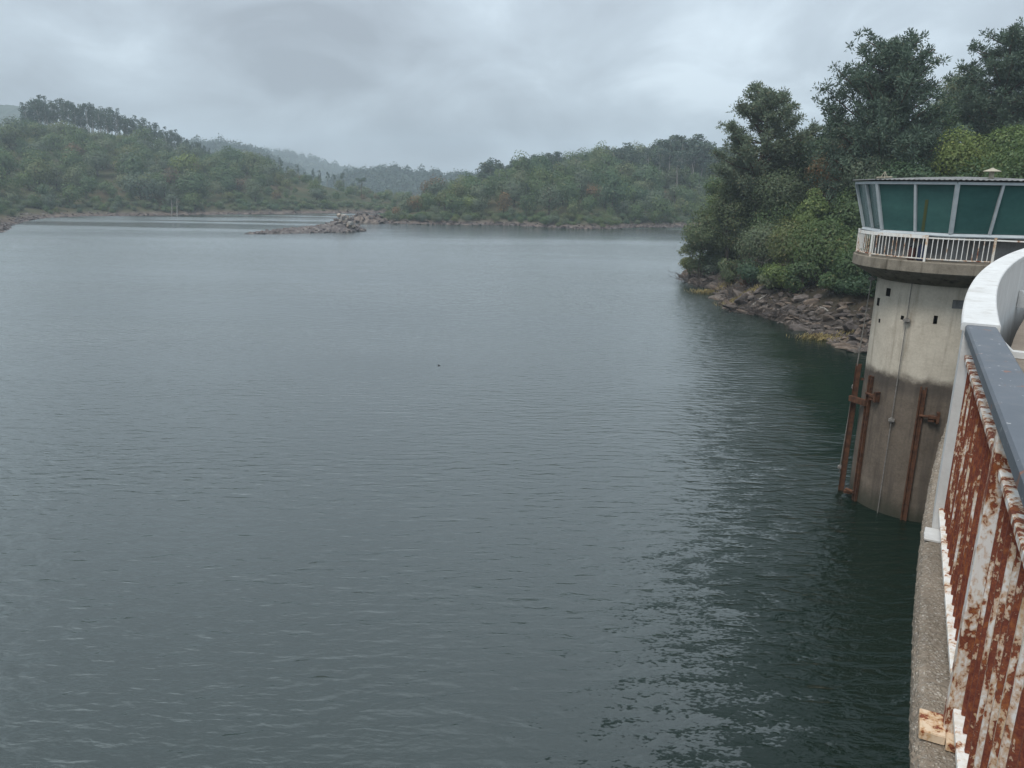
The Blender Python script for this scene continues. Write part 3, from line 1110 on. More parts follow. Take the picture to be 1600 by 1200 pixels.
for (side, mname), qs in stuff.items():
    me = mesh_from_quads('woodland', np.concatenate(qs), MAT[mname])
    o = link(bpy.data.objects.new('woodland', me))
    tag(o, '%s tree crowns massed higher up the %s' % (COLOR_WORD[mname], SIDE[side]), 'woodland', kind='stuff')

# ---- low bushes along the two far waterlines
bushes = []
for land, side, m0, m1, y0, y1 in ((left_land, 0, -0.74, -0.12, 165, 350), (right_land, 1, -0.2, 0.3, 222, 290)):
    P, D, Z = scatter(land, m0, m1, y0, y1, 2.6, 61 + side, lambda x, y, d, r: 2.6 < d < 15 and r.uniform() < (0.85 if d > 5 else 0.45))
    for (x, y), d, z in zip(P, D, Z):
        u, v = pix_u(x, y, z + 1)
        if u < -20 or u > 1120 or (side == 1 and u < 575):
            continue
        if (side == 0 and (u < 75 or 96 < u < 150 or 205 < u < 240) or side == 1 and 740 < u < 790) and d < 8 and rr.uniform() < 0.85:
            continue
        bushes.append((1.0 / y, side, x, y, z, rr.uniform(0.9, 2.1), pick_mat(rr, [('leaf_grey', 3), ('leaf_olive', 2), ('leaf_oak', 2), ('leaf_deep', 1.5)]), place_words(side, u, d), u))
bushes.sort(key=lambda b: -b[0])
more = {}
for i, (s, side, x, y, z, rad, mname, where, u) in enumerate(bushes):
    k = rr.randint(len(OAKS))
    if i < 280:
        o = link(bpy.data.objects.new('shoreline_bush', oak_mesh[(k, mname)]))
        o.location = (x, y, z - 0.3)
        o.scale = (rad, rad, rad * rr.uniform(0.7, 1.0))
        o.rotation_euler = (0, 0, rr.uniform(0, 6.28))
        tag(o, '%s %s bush, %s' % ('larger' if rad > 1.5 else 'small', COLOR_WORD[mname], where), 'bush', 'bushes along the waterline of the ' + SIDE[side])
    else:
        q = OAKS[k][::3]
        c = q.mean(1, keepdims=True)
        q = (c + (q - c) * 1.6) * np.array([rad, rad, rad * 0.85]) + np.array([x, y, z - 0.3])
        more.setdefault((side, mname), []).append(q)
for (side, mname), qs in more.items():
    o = link(bpy.data.objects.new('undergrowth', mesh_from_quads('undergrowth', np.concatenate(qs), MAT[mname])))
    tag(o, '%s low bushes filling the edge of the %s' % (COLOR_WORD[mname], SIDE[side]), 'undergrowth', kind='stuff')


def ridge_wood(ob, n, rad0, label, seed, top_only=0.0):
    """small crowns over the faces of a distant ridge that look towards the lake"""
    r = np.random.RandomState(seed)
    me = ob.data
    V = np.array([v.co[:] for v in me.vertices])
    Fq = np.array([p.vertices[:] for p in me.polygons if len(p.vertices) == 4])
    c = V[Fq].mean(1)
    ok = (c[:, 2] > top_only)
    Fq = Fq[ok]
    k = r.randint(0, len(Fq), n)
    a, b = r.uniform(0, 1, (n, 1)), r.uniform(0, 1, (n, 1))
    q4 = V[Fq[k]]
    P = (q4[:, 0] * (1 - a) + q4[:, 1] * a) * (1 - b) + (q4[:, 3] * (1 - a) + q4[:, 2] * a) * b
    out = []
    for p in P:
        q = OAKS[r.randint(len(OAKS))][::19]
        cc = q.mean(1, keepdims=True)
        rad = rad0 * r.uniform(0.6, 1.3)
        out.append((cc + (q - cc) * 2.8) * np.array([rad, rad, rad * r.uniform(0.9, 1.5)]) + p - np.array([0, 0, rad * 0.5]))
    o = link(bpy.data.objects.new('distant_trees', mesh_from_quads('distant_trees', np.concatenate(out), MAT['leaf_euc'])))
    tag(o, label, 'woodland', kind='stuff')


ridge_wood(ridge_b, 700, 6.0, 'trees covering the pale ridge behind the left hillside', 1)
ridge_wood(ridge_c, 1100, 8.5, 'trees covering the long blue slope in the distance', 2)
ridge_wood(ridge_d, 650, 6.0, 'trees covering the rise in the valley gap', 3)

# ---- eucalyptus along the crests
eu = []
for u in np.concatenate([np.linspace(48, 330, 52), np.linspace(345, 420, 9), np.linspace(425, 560, 12)]):
    for row in range(2):
        uu = u + rr.uniform(-3, 3)
        y = rr.uniform(395, 440)
        p = aty(uu, 250, y)
        z = float(left_land.height(np.array([p.x]), np.array([y]))[0])
        top = np.interp(uu, [45, 70, 100, 150, 190, 230, 262, 300, 330, 345, 420, 560], [166, 156, 158, 167, 178, 192, 206, 219, 240, 244, 250, 285])
        top += abs(rr.normal(0, 6)) - 9 + (4 if row else 0)
        zt = aty(uu, top, y).z
        h = max(6.0, min(21.0, zt - z))
        if uu > 420 and row:
            continue
        eu.append((p.x, y, z, h, 'left'))
for u in np.linspace(755, 1140, 58):
    for row in range(3):
        uu = u + rr.uniform(-4, 4)
        y = rr.uniform(335, 372)
        p = aty(uu, 250, y)
        z = float(right_land.height(np.array([p.x]), np.array([y]))[0])
        top = np.interp(uu, [752, 775, 795, 800, 830, 870, 900, 925, 940, 985, 1000, 1045, 1095, 1110, 1125, 1140],
                        [250, 242, 250, 246, 238, 235, 245, 238, 226, 218, 232, 209, 207, 228, 224, 224])
        top += abs(rr.normal(0, 5)) + (0, 8, 22)[row]
        zt = aty(uu, top, y).z
        h = max(6.0, min(22.0, zt - z))
        eu.append((p.x, y - (0, 4, 22)[row], z, h, 'right'))


def bearing_words(side, u):
    if side == 'left':
        return ('at the left end of the left crest', 'on the left crest above the dry clearing', 'midway along the left crest', 'where the left crest runs down', 'in the thin row above the valley gap')[
            int(np.searchsorted([105, 170, 240, 340], u))]
    return ('at the left end of the far crest', 'left of the middle of the far crest', 'in the middle of the far crest', 'on the highest part of the far crest', 'on the far crest next to the open pine')[int(np.searchsorted([810, 900, 990, 1085], u))]


for x, y, z, h, side in eu:
    k = rr.randint(len(EUCS))
    wd = rr.uniform(0.8, 1.2) * (0.72 if side == 'left' else 1.3)
    where = 'crest of the left hillside' if side == 'left' else 'crest of the middle far shore'
    plant('eucalyptus_tree', euc_crown[k], euc_trunk[k], (x, y, z - 0.3), (h * wd, h * wd, h * 1.03), rr.uniform(0, 6.28),
          '%s %s eucalyptus %s' % ('tall' if h > 13 else 'medium' if h > 9 else 'short', 'broad' if wd > (0.72 if side == 'left' else 1.3) else 'slim', bearing_words(side, pix_u(x, y)[0])),
          'tree', 'eucalyptus trees on the ' + where)

# lone umbrella pine in the valley gap
B = [(rng.uniform(-.42, .42), rng.uniform(-.42, .42), 0.9 + rng.uniform(-.04, .06), 0.17) for _ in range(12)]
q = blob_leaves(rng, B, 700, 0.03, 0.45)
mb = limb_mesh('trunk', MAT['bark_pine'], rng, 0.02, 0.88, [b[:3] for b in B[:6]], 6)
p = aty(565, 312, 360)
zz = float(left_land.height(np.array([p.x]), np.array([360.0]))[0])
root = empty('umbrella_pine', (p.x, 360, zz), 0, 'lone flat-topped pine on a bare trunk in the valley gap', 'tree')
ztop = aty(565, 278, 360).z
root.scale = ((ztop - zz) * .45, (ztop - zz) * .45, ztop - zz)
mb.build('trunk', MAT['bark_pine'], root)
o = link(bpy.data.objects.new('crown', mesh_from_quads('crown', q, MAT['needle']))); o.parent = root

# pale dead trunks at the left waterline
for u, v0, v1, y, word in ((267, 333, 312, 268, 'shorter'), (275, 334, 310, 266, 'taller')):
    a, b = aty(u, v0, y), aty(u + 1, v1, y)
    a.z = float(left_land.height(np.array([a.x]), np.array([y]))[0]) - 0.2
    mb = MB()
    mb.tube([a, (a + b) / 2 + Vector((0.1, 0, 0)), b], [0.22, 0.17, 0.08], 6)
    mb.tube([a.lerp(b, .6), a.lerp(b, .8) + Vector((0.7, 0.2, 0.3))], [0.09, 0.04], 5)
    tag(mb.build('dead_trunk', MAT['bark_pale']), '%s pale bare trunk standing at the left waterline' % word, 'dead tree')


# ---- trees of the near bank, each one built for itself
def bank_z(x, y):
    return float(bank.height(np.array([x]), np.array([y]))[0])


_YS = np.linspace(45, 112, 260)


def on_bank(u, v):
    d = ray(u, v)
    t = _YS / d.y
    z = EYE.z + t * d.z
    g = np.maximum(bank.height(t * d.x, _YS), 0.0)
    k = np.nonzero(z <= g)[0]
    return EYE + d * t[k[0]] if len(k) else None


def near_tree(name, u, vt, vb, hw, y, mname, label, cat='tree', leaves=5200, nb=26, leaf=0.17, seed=0, bark='bark', group=None):
    r = np.random.RandomState(seed + int(u * 7 + vt))
    if vb >= 395:
        q = on_bank(u, vb - 6)
        if q is not None:
            y = q.y + 0.45 * hw * q.y / 1200
    pt, pb = aty(u, vt, y), aty(u, vb, y)
    x = pt.x * 0.5 + pb.x * 0.5
    g = bank_z(x, y)
    zt, zb = pt.z, max(pb.z, g + 0.15)
    if vb >= 395:
        zb = g - 0.1
    elif vb >= 350:
        zb = g + 0.4 * (zb - g)
    rad = hw * y / 1200 * 1.12
    root = empty(name, (x, y, g), 0, label, cat, group)
    bl = oak_blobs(r, nb, rad, zb - g, zt - g, min(rad * 0.42, (zt - zb) * 0.3))
    q = blob_leaves(r, bl, leaves, leaf, 0.85, 1.3)
    o = link(bpy.data.objects.new('crown', mesh_from_quads('crown', q, MAT[mname])))
    o.parent = root
    tg = [b[:3] for b in bl[:9]]
    trunk_object(limb_mesh('trunk', MAT[bark], r, max(0.06, 0.022 * (zt - g)), (zt - g) * 0.72, tg, 8), 'trunk', MAT[bark], root)
    return root


def near_pine(name, u, vt, vb, hw, y, mname, label, leaves=9000, levels=11, open_=0.5, shape=None, seed=0, lean=0.0):
    """whorled pine: limbs end in tufts of upright needles"""
    r = np.random.RandomState(seed)
    pt, pb = aty(u, vt, y), aty(u, vb, y)
    x = (pt.x + pb.x) / 2
    g = bank_z(x, y)
    zt, zb = pt.z - g, max(pb.z - g, 0.6)
    rad = hw * y / 1200
    root = empty(name, (x, y, g), 0, label, 'tree')
    mb = MB()
    h = zt
    wob = r.normal(0, 0.012 * h, (7, 2)).cumsum(0)
    tpts = [(0, 0, -0.5)] + [(wob[i][0] + lean * (i / 6), wob[i][1], h * (i + 1) / 7.2) for i in range(7)]
    tr = 0.019 * h
    mb.tube(tpts, [tr * 1.3] + [tr * (1 - i / 7.6) for i in range(7)], 9)

    def tx(z):
        zs = [p[2] for p in tpts]
        return np.interp(z, zs, [p[0] for p in tpts]), np.interp(z, zs, [p[1] for p in tpts])
    tufts = []
    for lv in range(levels):
        f = (lv + 0.35) / levels
        z0 = zb + (zt - zb) * f
        R = rad * shape(f)
        n = r.randint(5, 8)
        a0 = r.uniform(0, 6.28)
        for k in range(n):
            a = a0 + 2 * math.pi * k / n + r.normal(0, 0.25)
            ln = R * r.uniform(0.6, 1.0)
            bx, by = tx(z0 - 0.1 * ln)
            s = np.array([bx, by, z0 - 0.25 * ln])
            e = np.array([bx + ln * math.cos(a), by + ln * math.sin(a), z0 + 0.22 * ln + r.normal(0, 0.04 * h)])
            mid = s * 0.5 + e * 0.5 + np.array([0, 0, -0.07 * ln])
            mb.tube([s, mid, e], [tr * 0.34, tr * 0.22, tr * 0.09], 5, caps=False)
            for q in range(int(4 + ln * 2.6)):
                t = r.uniform(open_, 1.05)
                c = s * (1 - t) ** 2 + 2 * mid * t * (1 - t) + e * t * t if t <= 1 else e
                c = c + r.normal(0, 0.06 * rad, 3) * np.array([1, 1, 0.6])
                tufts.append((c[0], c[1], c[2] + 0.1, r.uniform(0.40, 0.85) * (0.62 + 0.06 * rad)))
    for k in range(6):
        bx, by = tx(zt)
        tufts.append((bx + r.normal(0, .25), by + r.normal(0, .25), zt - r.uniform(0, 1.2), 0.5))
    T = np.array(tufts)
    per = max(10, int(leaves / len(T)))
    idx = np.repeat(np.arange(len(T)), per)
    d = unit(r.normal(0, 1, (len(idx), 3)) + np.array([0, 0, 0.55]))
    P = T[idx, :3] + d * (T[idx, 3] * r.uniform(0.15, 1.0, len(idx)))[:, None]
    # needles: thin slivers pointing out of the tuft
    ln = 0.25 * r.uniform(0.6, 1.3, len(idx))[:, None]
    side = unit(np.cross(d, r.normal(0, 1, d.shape))) * 0.066
    q = np.stack([P - d * ln * .4, P + side, P + d * ln, P - side], 1)
    o = link(bpy.data.objects.new('crown', mesh_from_quads('crown', q, MAT[mname])))
    o.parent = root
    mb.build('trunk', MAT['bark_pine'], root, smooth=True)
    return root


near_pine('pine_tree', 1196, 143, 310, 78, 100, 'needle_light', 'tall open-crowned pine on the bank, left of the big dark pine', 52000, 12, 0.4,
          lambda f: (1.0 - 0.15 * abs(f - 0.35)) * (1.0 if f < 0.5 else 1.0 - 1.05 * (f - 0.5)), 4)
near_pine('pine_tree', 1388, 62, 360, 118, 86, 'needle', 'big dark dense pine towering above the green glazed cabin', 110000, 20, 0.2,
          lambda f: 1.0 if f < 0.35 else 1.0 - 0.62 * (f - 0.35) ** 1.1 / 0.65 ** 1.1, 9)
near_pine('pine_tree', 1566, 54, 250, 84, 96, 'needle', 'dark tree at the right edge, top right of the photo', 60000, 14, 0.15,
          lambda f: 1.0 if f < 0.45 else 1.05 - 0.7 * (f - 0.45) / 0.55, 15)
NT = [
    (1228, 214, 320, 44, 104, 'leaf_grey', 'grey-green tree just right of the trunk of the open pine'),
    (1172, 232, 320, 44, 106, 'leaf_olive', 'olive tree half hidden by the left branches of the open pine'),
    (1310, 176, 290, 40, 98, 'leaf_grey', 'grey-green tree filling the dip left of the big dark pine'),
    (1128, 288, 380, 32, 108, 'leaf_oak', 'mid-green tree in the second row above the tip of the bank'),
    (1150, 350, 416, 36, 96, 'leaf_olive', 'olive bushy tree low over the rocks near the tip'),
    (1492, 100, 215, 36, 108, 'leaf_grey', 'thin grey-green crown between the big dark pine and the right edge tree'),
    (1512, 186, 318, 54, 78, 'leaf_lime', 'bright light-green tree just above the middle of the cabin roof'),
    (1590, 172, 318, 58, 72, 'leaf_lime', 'light-green broad tree above the right end of the cabin roof'),
    (1255, 196, 318, 50, 100, 'leaf_oak', 'green broadleaf tree touching the right side of the open pine'),
    (1212, 252, 356, 58, 97, 'leaf_olive', 'olive broadleaf tree below the open pine'),
    (1142, 268, 380, 36, 101, 'leaf_olive', 'olive tree on the bank below the left branches of the open pine'),
    (1100, 312, 412, 34, 101, 'leaf_olive', 'leftmost olive tree on the tip of the near bank'),
    (1158, 318, 412, 42, 94, 'leaf_grey', 'grey-green leafy tree second from the tip of the bank'),
    (1196, 345, 430, 48, 88, 'leaf_grey', 'grey-green bushy tree overhanging the middle of the bank'),
    (1226, 300, 400, 44, 90, 'leaf_oak', 'mid-green tree in the centre of the bank wood'),
    (1268, 286, 360, 28, 84, 'leaf_lime', 'small lime-green crown in the middle of the bank wood'),
    (1240, 338, 432, 46, 79, 'leaf_olive', 'yellowish olive tree above the small bright shrub'),
    (1308, 226, 330, 46, 90, 'leaf_autumn', 'brownish turning tree left of the cabin roof'),
    (1294, 330, 450, 58, 69, 'leaf_oak', 'large round mid-green tree left of the tower'),
    (1336, 384, 470, 36, 64, 'leaf_deep', 'dark green bush just left of the tower deck'),
    (1326, 286, 400, 42, 76, 'leaf_deep', 'dark green tree touching the left corner of the cabin'),
    (1426, 244, 340, 66, 80, 'leaf_deep', 'dark tree directly behind the cabin roof'),
    (1362, 226, 320, 42, 83, 'leaf_grey', 'grey-brown crown under the big dark pine'),
    (1176, 262, 350, 36, 103, 'leaf_oak', 'green tree beneath the trunk of the open pine'),
    (1276, 196, 290, 30, 99, 'leaf_deep', 'dark tree between the open pine and the big dark pine'),
    (1556, 232, 330, 52, 84, 'leaf_oak', 'mid-green tree between the two light-green trees'),
    (1545, 130, 230, 70, 100, 'leaf_deep', 'dark foliage below the dark right edge tree'),
    (1455, 150, 280, 44, 98, 'leaf_deep', 'dark tree close behind the big dark pine, on its right'),
    (1118, 262, 360, 22, 116, 'leaf_oak', 'far green tree behind the tip of the near bank'),
    (1400, 320, 470, 62, 66, 'leaf_deep', 'dark tree hidden behind the left half of the tower'),
    (1500, 250, 470, 74, 58, 'leaf_oak', 'broad green tree behind the tower shaft'),
    (1640, 200, 470, 84, 54, 'leaf_oak', 'green tree beyond the right end of the cabin'),
    (1240, 252, 330, 40, 105, 'leaf_grey', 'grey-green tree in the back row right of the open pine'),
]
for i, (u, vt, vb, hw, y, mname, label) in enumerate(NT):
    rad = hw * y / 1200
    near_tree('broadleaf_tree', u, vt, vb, hw, y, mname, label, 'tree', int(6000 + 500 * rad * rad), 30, 0.122, i)
near_tree('shrub', 1222, 408, 466, 34, 71, 'leaf_lime', 'small bright yellow-green shrub at the foot of the bank wood', 'shrub', 4200, 22, 0.11, 3)
near_tree('shrub', 1254, 398, 470, 30, 68, 'leaf_oak', 'mid-green shrub between the bright shrub and the large round tree', 'shrub', 3600, 20, 0.12, 4)
near_tree('shrub', 1122, 376, 428, 34, 97, 'leaf_grey', 'grey-green shrub leaning over the tip of the bank', 'shrub', 3000, 18, 0.12, 5)
near_tree('shrub', 1082, 352, 412, 20, 104, 'leaf_olive', 'olive shrub at the very tip of the near bank', 'shrub', 2400, 16, 0.12, 6)
near_tree('shrub', 1306, 424, 474, 30, 66, 'leaf_oak', 'mid-green low shrub under the large round tree', 'shrub', 2600, 15, 0.11, 11)
near_tree('shrub', 1352, 424, 482, 30, 62, 'leaf_deep', 'dark shrub at the foot of the bank, right of the hanging rod', 'shrub', 2600, 15, 0.11, 12)
near_tree('shrub', 1204, 416, 470, 24, 76, 'leaf_grey', 'grey-green shrub left of the small bright shrub', 'shrub', 2200, 14, 0.11, 13)
near_tree('shrub', 1112, 392, 440, 26, 97, 'leaf_grey', 'grey-green low shrub above the brush at the bank tip', 'shrub', 2400, 14, 0.11, 8)
near_tree('shrub', 1142, 402, 452, 24, 90, 'leaf_olive', 'olive low shrub above the dry grass strip', 'shrub', 2200, 14, 0.11, 9)
near_tree('shrub', 1176, 404, 456, 28, 82, 'leaf_deep', 'dark green shrub above the dry yellow grass tuft', 'shrub', 2400, 15, 0.11, 10)
near_tree('shrub', 1330, 436, 478, 30, 62, 'leaf_deep', 'dark low shrub above the rocks beside the hanging rod', 'shrub', 2600, 16, 0.11, 7)


# bare twiggy shrubs and fallen branches at the water's edge
def bare_shrub(u, v, y, size, seed, label, mat='twig', n=46, tilt=(0, 0, 1)):
    r = np.random.RandomState(seed)
    p = aty(u, v, y)
    g = bank_z(p.x, y)
    mb = MB()
    for i in range(n):
        d = unit(r.normal(0, 1, 3) * np.array([1, 1, 0.6]) + np.array(tilt) * 0.9)
        ln = size * r.uniform(0.5, 1.1)
        a = r.normal(0, 0.18 * size, 3) * np.array([1, 1, 0.2])
        m_ = a + d * ln * 0.5 + r.normal(0, 0.07 * ln, 3)
        e = a + d * ln + r.normal(0, 0.1 * ln, 3)
        mb.tube([a, m_, e], [0.035, 0.024, 0.010], 4, caps=False)
        for k in range(3):
            t = r.uniform(0.4, 0.95)
            b = a + (e - a) * t
            mb.tube([b, b + unit(d + r.normal(0, 0.7, 3)) * ln * 0.32], [0.016, 0.007], 3, caps=False)
    o = mb.build('bare_shrub', MAT[mat])
    o.location = (p.x, y, g - 0.05)
    return tag(o, label, 'shrub')


bare_shrub(1080, 428, 103, 2.6, 1, 'leafless grey brush at the very tip of the bank', n=80, tilt=(-0.7, -0.3, 0.3))
bare_shrub(1100, 425, 98, 2.2, 2, 'leafless grey brush right behind the tip of the bank', n=60, tilt=(-0.5, -0.4, 0.5))
bare_shrub(1150, 450, 84, 2.2, 3, 'grey twiggy brush above the dry yellow grass', n=70, tilt=(-0.3, -0.6, 0.5))
bare_shrub(1188, 470, 76, 2.0, 4, 'dark twiggy brush between dry grass and boulders', n=70, tilt=(-0.4, -0.6, 0.3))
bare_shrub(1218, 478, 73, 1.6, 5, 'dark twigs at the left end of the boulders', n=50, tilt=(-0.4, -0.7, 0.2))
bare_shrub(1170, 425, 86, 1.6, 6, 'reddish bare bush under the bank trees', 'rust', 50)
bare_shrub(1290, 470, 64, 1.5, 7, 'bare twigs above the boulders by the tower', n=44)
bare_shrub(1200, 385, 88, 3.2, 8, 'pale dead branches showing among the bank trees', 'bark_pale', 26, (-0.3, -0.8, 0.4))


def grass_clump(u, v, y, rx, n, seed, label):
    r = np.random.RandomState(seed)
    p = aty(u, v, y)
    P = np.zeros((n, 3))
    P[:, 0] = r.normal(0, rx, n)
    P[:, 1] = r.normal(0, rx * 0.6, n)
    g = bank.height(p.x + P[:, 0], y + P[:, 1])
    g0 = bank_z(p.x, y)
    P[:, 2] = np.maximum(g, 0.02) - g0 - 0.03
    d = unit(r.normal(0, 0.45, (n, 3)) * np.array([1, 1, 0]) + np.array([-0.15, -0.3, 1]))
    ln = r.uniform(0.25, 0.6, n)[:, None]
    s = unit(np.cross(d, r.normal(0, 1, d.shape))) * 0.03
    q = np.stack([P - s, P + s, P + d * ln * .7 + s * .5, P + d * ln + np.array([0, -0.1, -0.05])], 1)
    o = link(bpy.data.objects.new('dry_grass_clump', mesh_from_quads('dry_grass_clump', q, MAT['dry_grass'])))
    o.location = (p.x, y, g0)
    tag(o, label, 'grass', kind='stuff')


grass_clump(1155, 475, 81.5, 0.9, 900, 1, 'dry yellow grass tuft at the waterline of the near bank')
grass_clump(1122, 440, 92, 1.4, 700, 2, 'dry yellow grass strip on the slope near the bank tip')
grass_clump(1290, 520, 63.5, 1.0, 500, 3, 'sparse dry grass among the boulders by the tower')


# dead brush, dry stalks and litter over the slope, too fine to pick apart
r_b = np.random.RandomState(91)
n_b = 16000
yb_ = r_b.uniform(52, 118, n_b)
xb_ = yb_ * r_b.uniform(0.20, 0.50, n_b)
db_ = bank.dist(xb_, yb_)
kb_ = (db_ > 0.8) & (db_ < 12) & (r_b.uniform(0, 1, n_b) < np.clip(0.25 + db_ / 8, 0, 1)) & ((yb_ > 74) | (db_ > 5))
xb_, yb_ = xb_[kb_], yb_[kb_]
Pb = np.stack([xb_, yb_, bank.height(xb_, yb_) - 0.03], 1)
for tone, sel, mt in (('dark', r_b.uniform(0, 1, len(Pb)) < 0.7, 'twig'), ('dry', None, 'dry_grass')):
    if sel is None:
        sel = np.arange(len(Pb)) % 9 == 0
    P = Pb[sel]
    d = unit(r_b.normal(0, 0.7, (len(P), 3)) * np.array([1, 1, 0.3]) + np.array([-0.3, -0.4, 0.7]))
    ln_ = r_b.uniform(0.2, 0.75, len(P))[:, None]
    sd = unit(np.cross(d, r_b.normal(0, 1, d.shape))) * 0.022
    q = np.stack([P - sd, P + sd, P + d * ln_ + sd * .3, P + d * ln_ - sd * .3], 1)
    o = link(bpy.data.objects.new('dead_brush', mesh_from_quads('dead_brush', q, MAT[mt])))
    tag(o, '%s stalks and litter over the slope of the near bank' % ('dark dead' if tone == 'dark' else 'dry yellow'), 'brush', kind='stuff')


def pole(a, b, r0, r1, name, label, mat='bark_pale'):
    mb = MB()
    a, b = Vector(a), Vector(b)
    mb.tube([a, a.lerp(b, .5) + Vector((0, 0, .12)), b], [r0, (r0 + r1) / 2, r1], 6)
    return tag(mb.build(name, MAT[mat]), label, 'branch')


for (u0, v0, u1, v1, lab) in ((1172, 482, 1202, 459, 'longest pale fallen branch sloping down to the dry grass'),
                              (1262, 516, 1306, 531, 'pale driftwood branch lying along the waterline under the boulders'),
                              (1280, 482, 1294, 488, 'short pale stick lying on the boulders')):
    pts = []
    for (u, v) in ((u0, v0), (u1, v1)):
        q = on_bank(u, v)
        pts.append(q + Vector((0, 0, 0.1)) if q is not None else aty(u, v, 70))
    pole(pts[0], pts[1], 0.11, 0.05, 'fallen_branch', lab)


# ================================================================== ROCKS
def rock_mesh(name, seed, mat, sub=2, flat=0.7):
    r = np.random.RandomState(seed)
    bm = bmesh.new()
    bmesh.ops.create_icosphere(bm, subdivisions=sub, radius=1.0)
    planes = [(unit(r.normal(0, 1, 3)), r.uniform(0.45, 0.85)) for _ in range(11)]
    for v in bm.verts:
        p = np.array(v.co)
        for n, d in planes:
            k = p @ n - d
            if k > 0:
                p = p - n * k
        p = p * np.array([1.0, 0.8, flat]) + r.normal(0, 0.02, 3)
        v.co = p
    me = bpy.data.meshes.new(name)
    bm.to_mesh(me)
    bm.free()
    me.materials.append(mat)
    return me


ROCKS = [rock_mesh('boulder', 50 + i, MAT['rock'], 2, (0.5, 0.65, 0.8)[i % 3]) for i in range(9)]


n_r = 0
rr = np.random.RandomState(77)
placed = []
tries = 0
while n_r < 230 and tries < 4000:
    tries += 1
    if rr.uniform() < 0.82:
        u = rr.uniform(1222, 1372)
        shore_v = np.interp(u, [1222, 1240, 1290, 1330, 1360, 1400], [500, 511, 532, 546, 552, 560])
        v = shore_v - rr.uniform(-4, 1) - abs(rr.normal(0, 1)) * 26
    else:
        u = rr.uniform(1066, 1225)
        shore_v = np.interp(u, [1066, 1105, 1135, 1180, 1225], [437, 453, 486, 492, 502])
        v = shore_v - abs(rr.normal(0, 1)) * 16
    if v < 415 or v < shore_v - 80:
        continue
    p = on_bank(u, v)
    if p is None:
        continue
    s = min(1.35, 0.33 + abs(rr.normal(0, 0.36)))
    if any((p.x - q[0]) ** 2 + (p.y - q[1]) ** 2 < (0.50 * (s + q[2])) ** 2 for q in placed):
        continue
    placed.append((p.x, p.y, s))
    o = link(bpy.data.objects.new('boulder', ROCKS[rr.randint(len(ROCKS))]))
    o.location = (p.x, p.y, max(bank_z(p.x, p.y), -0.1) + 0.18 * s)
    o.scale = (s * rr.uniform(0.9, 1.5), s * rr.uniform(0.6, 1.0), s * rr.uniform(0.55, 1.0))
    o.rotation_euler = (rr.normal(0, 0.35), rr.normal(0, 0.35), rr.uniform(-0.9, 0.5))
    tag(o, '%s boulder on the near bank, %s, %s' % ('large angular' if s > 0.7 else 'middling brown-grey' if s > 0.42 else 'small brown-grey',
                                                  'at the waterline' if shore_v - v < 14 else 'partway up' if shore_v - v < 36 else 'high under the bushes',
                                                  ('below the tip brush', 'below the bright shrub', 'left of the hanging rod', 'beside the hanging rod')[int(np.searchsorted([1180, 1270, 1325], u))]),
        'boulder', 'boulders on the near bank')
    n_r += 1

# loose stones in between, uncountable
V, Fc = [], []
qs = []
for i in range(4500):
    u = rr.uniform(1064, 1400)
    shore_v = np.interp(u, [1066, 1105, 1135, 1180, 1225, 1240, 1290, 1330, 1360, 1400], [437, 453, 486, 492, 502, 511, 532, 546, 552, 562])
    y = rr.uniform(50, 108)
    x = aty(u, 450, y).x
    d = float(0)
    qs.append((x, y))
qs = np.array(qs)
dd = bank.dist(qs[:, 0], qs[:, 1])
k = (dd > -0.6) & (dd < 11)
qs, hz = qs[k], bank.height(qs[k][:, 0], qs[k][:, 1])
tri = []
for (x, y), z in zip(qs, hz):
    s = rr.uniform(0.06, 0.24)
    c = np.array([x, y, max(z, -0.03) + s * 0.2])
    pts = c + unit(rr.normal(0, 1, (5, 3))) * s * np.array([1.2, 1, .7])
    for a, b, e in ((0, 1, 2), (0, 2, 3), (0, 3, 1), (4, 2, 1), (4, 3, 2), (4, 1, 3)):
        tri.append((pts[a], pts[b], pts[e]))
o = link(bpy.data.objects.new('loose_stones', mesh_from_quads('loose_stones', np.array(tri), MAT['rock'])))
tag(o, 'loose stones strewn along the near bank', 'stones', kind='stuff')

# shoreline stones of the far shores (too small to pick apart)
for land, m0, m1, y0, y1, nm, lab, mt in ((left_land, -0.74, -0.1, 160, 345, 'shore_stones', 'brown stones along the left waterline', 'rock_islet'),
                                         (right_land, -0.2, 0.3, 220, 300, 'shore_stones', 'brown stones along the middle far waterline', 'rock_islet')):
    y = rr.uniform(y0, y1, 60000)
    x = rr.uniform(m0, m1, 60000) * y
    d = land.dist(x, y)
    k = (d > -0.5) & (d < 6 * rr.uniform(0.1, 1, 60000) ** 1.5)
    x, y = x[k][:1300], y[k][:1300]
    z = land.height(x, y)
    tri = []
    for a_, b_, c_ in zip(x, y, z):
        s = rr.uniform(0.15, 0.55)
        c = np.array([a_, b_, c_ + 0.1])
        pts = c + unit(rr.normal(0, 1, (5, 3))) * s * np.array([1.6, 1, .5])
        for i0, i1, i2 in ((0, 1, 2), (0, 2, 3), (0, 3, 1), (4, 2, 1), (4, 3, 2), (4, 1, 3)):
            tri.append((pts[i0], pts[i1], pts[i2]))
    o = link(bpy.data.objects.new(nm, mesh_from_quads(nm, np.array(tri), MAT[mt])))
    tag(o, lab, 'stones', kind='stuff')


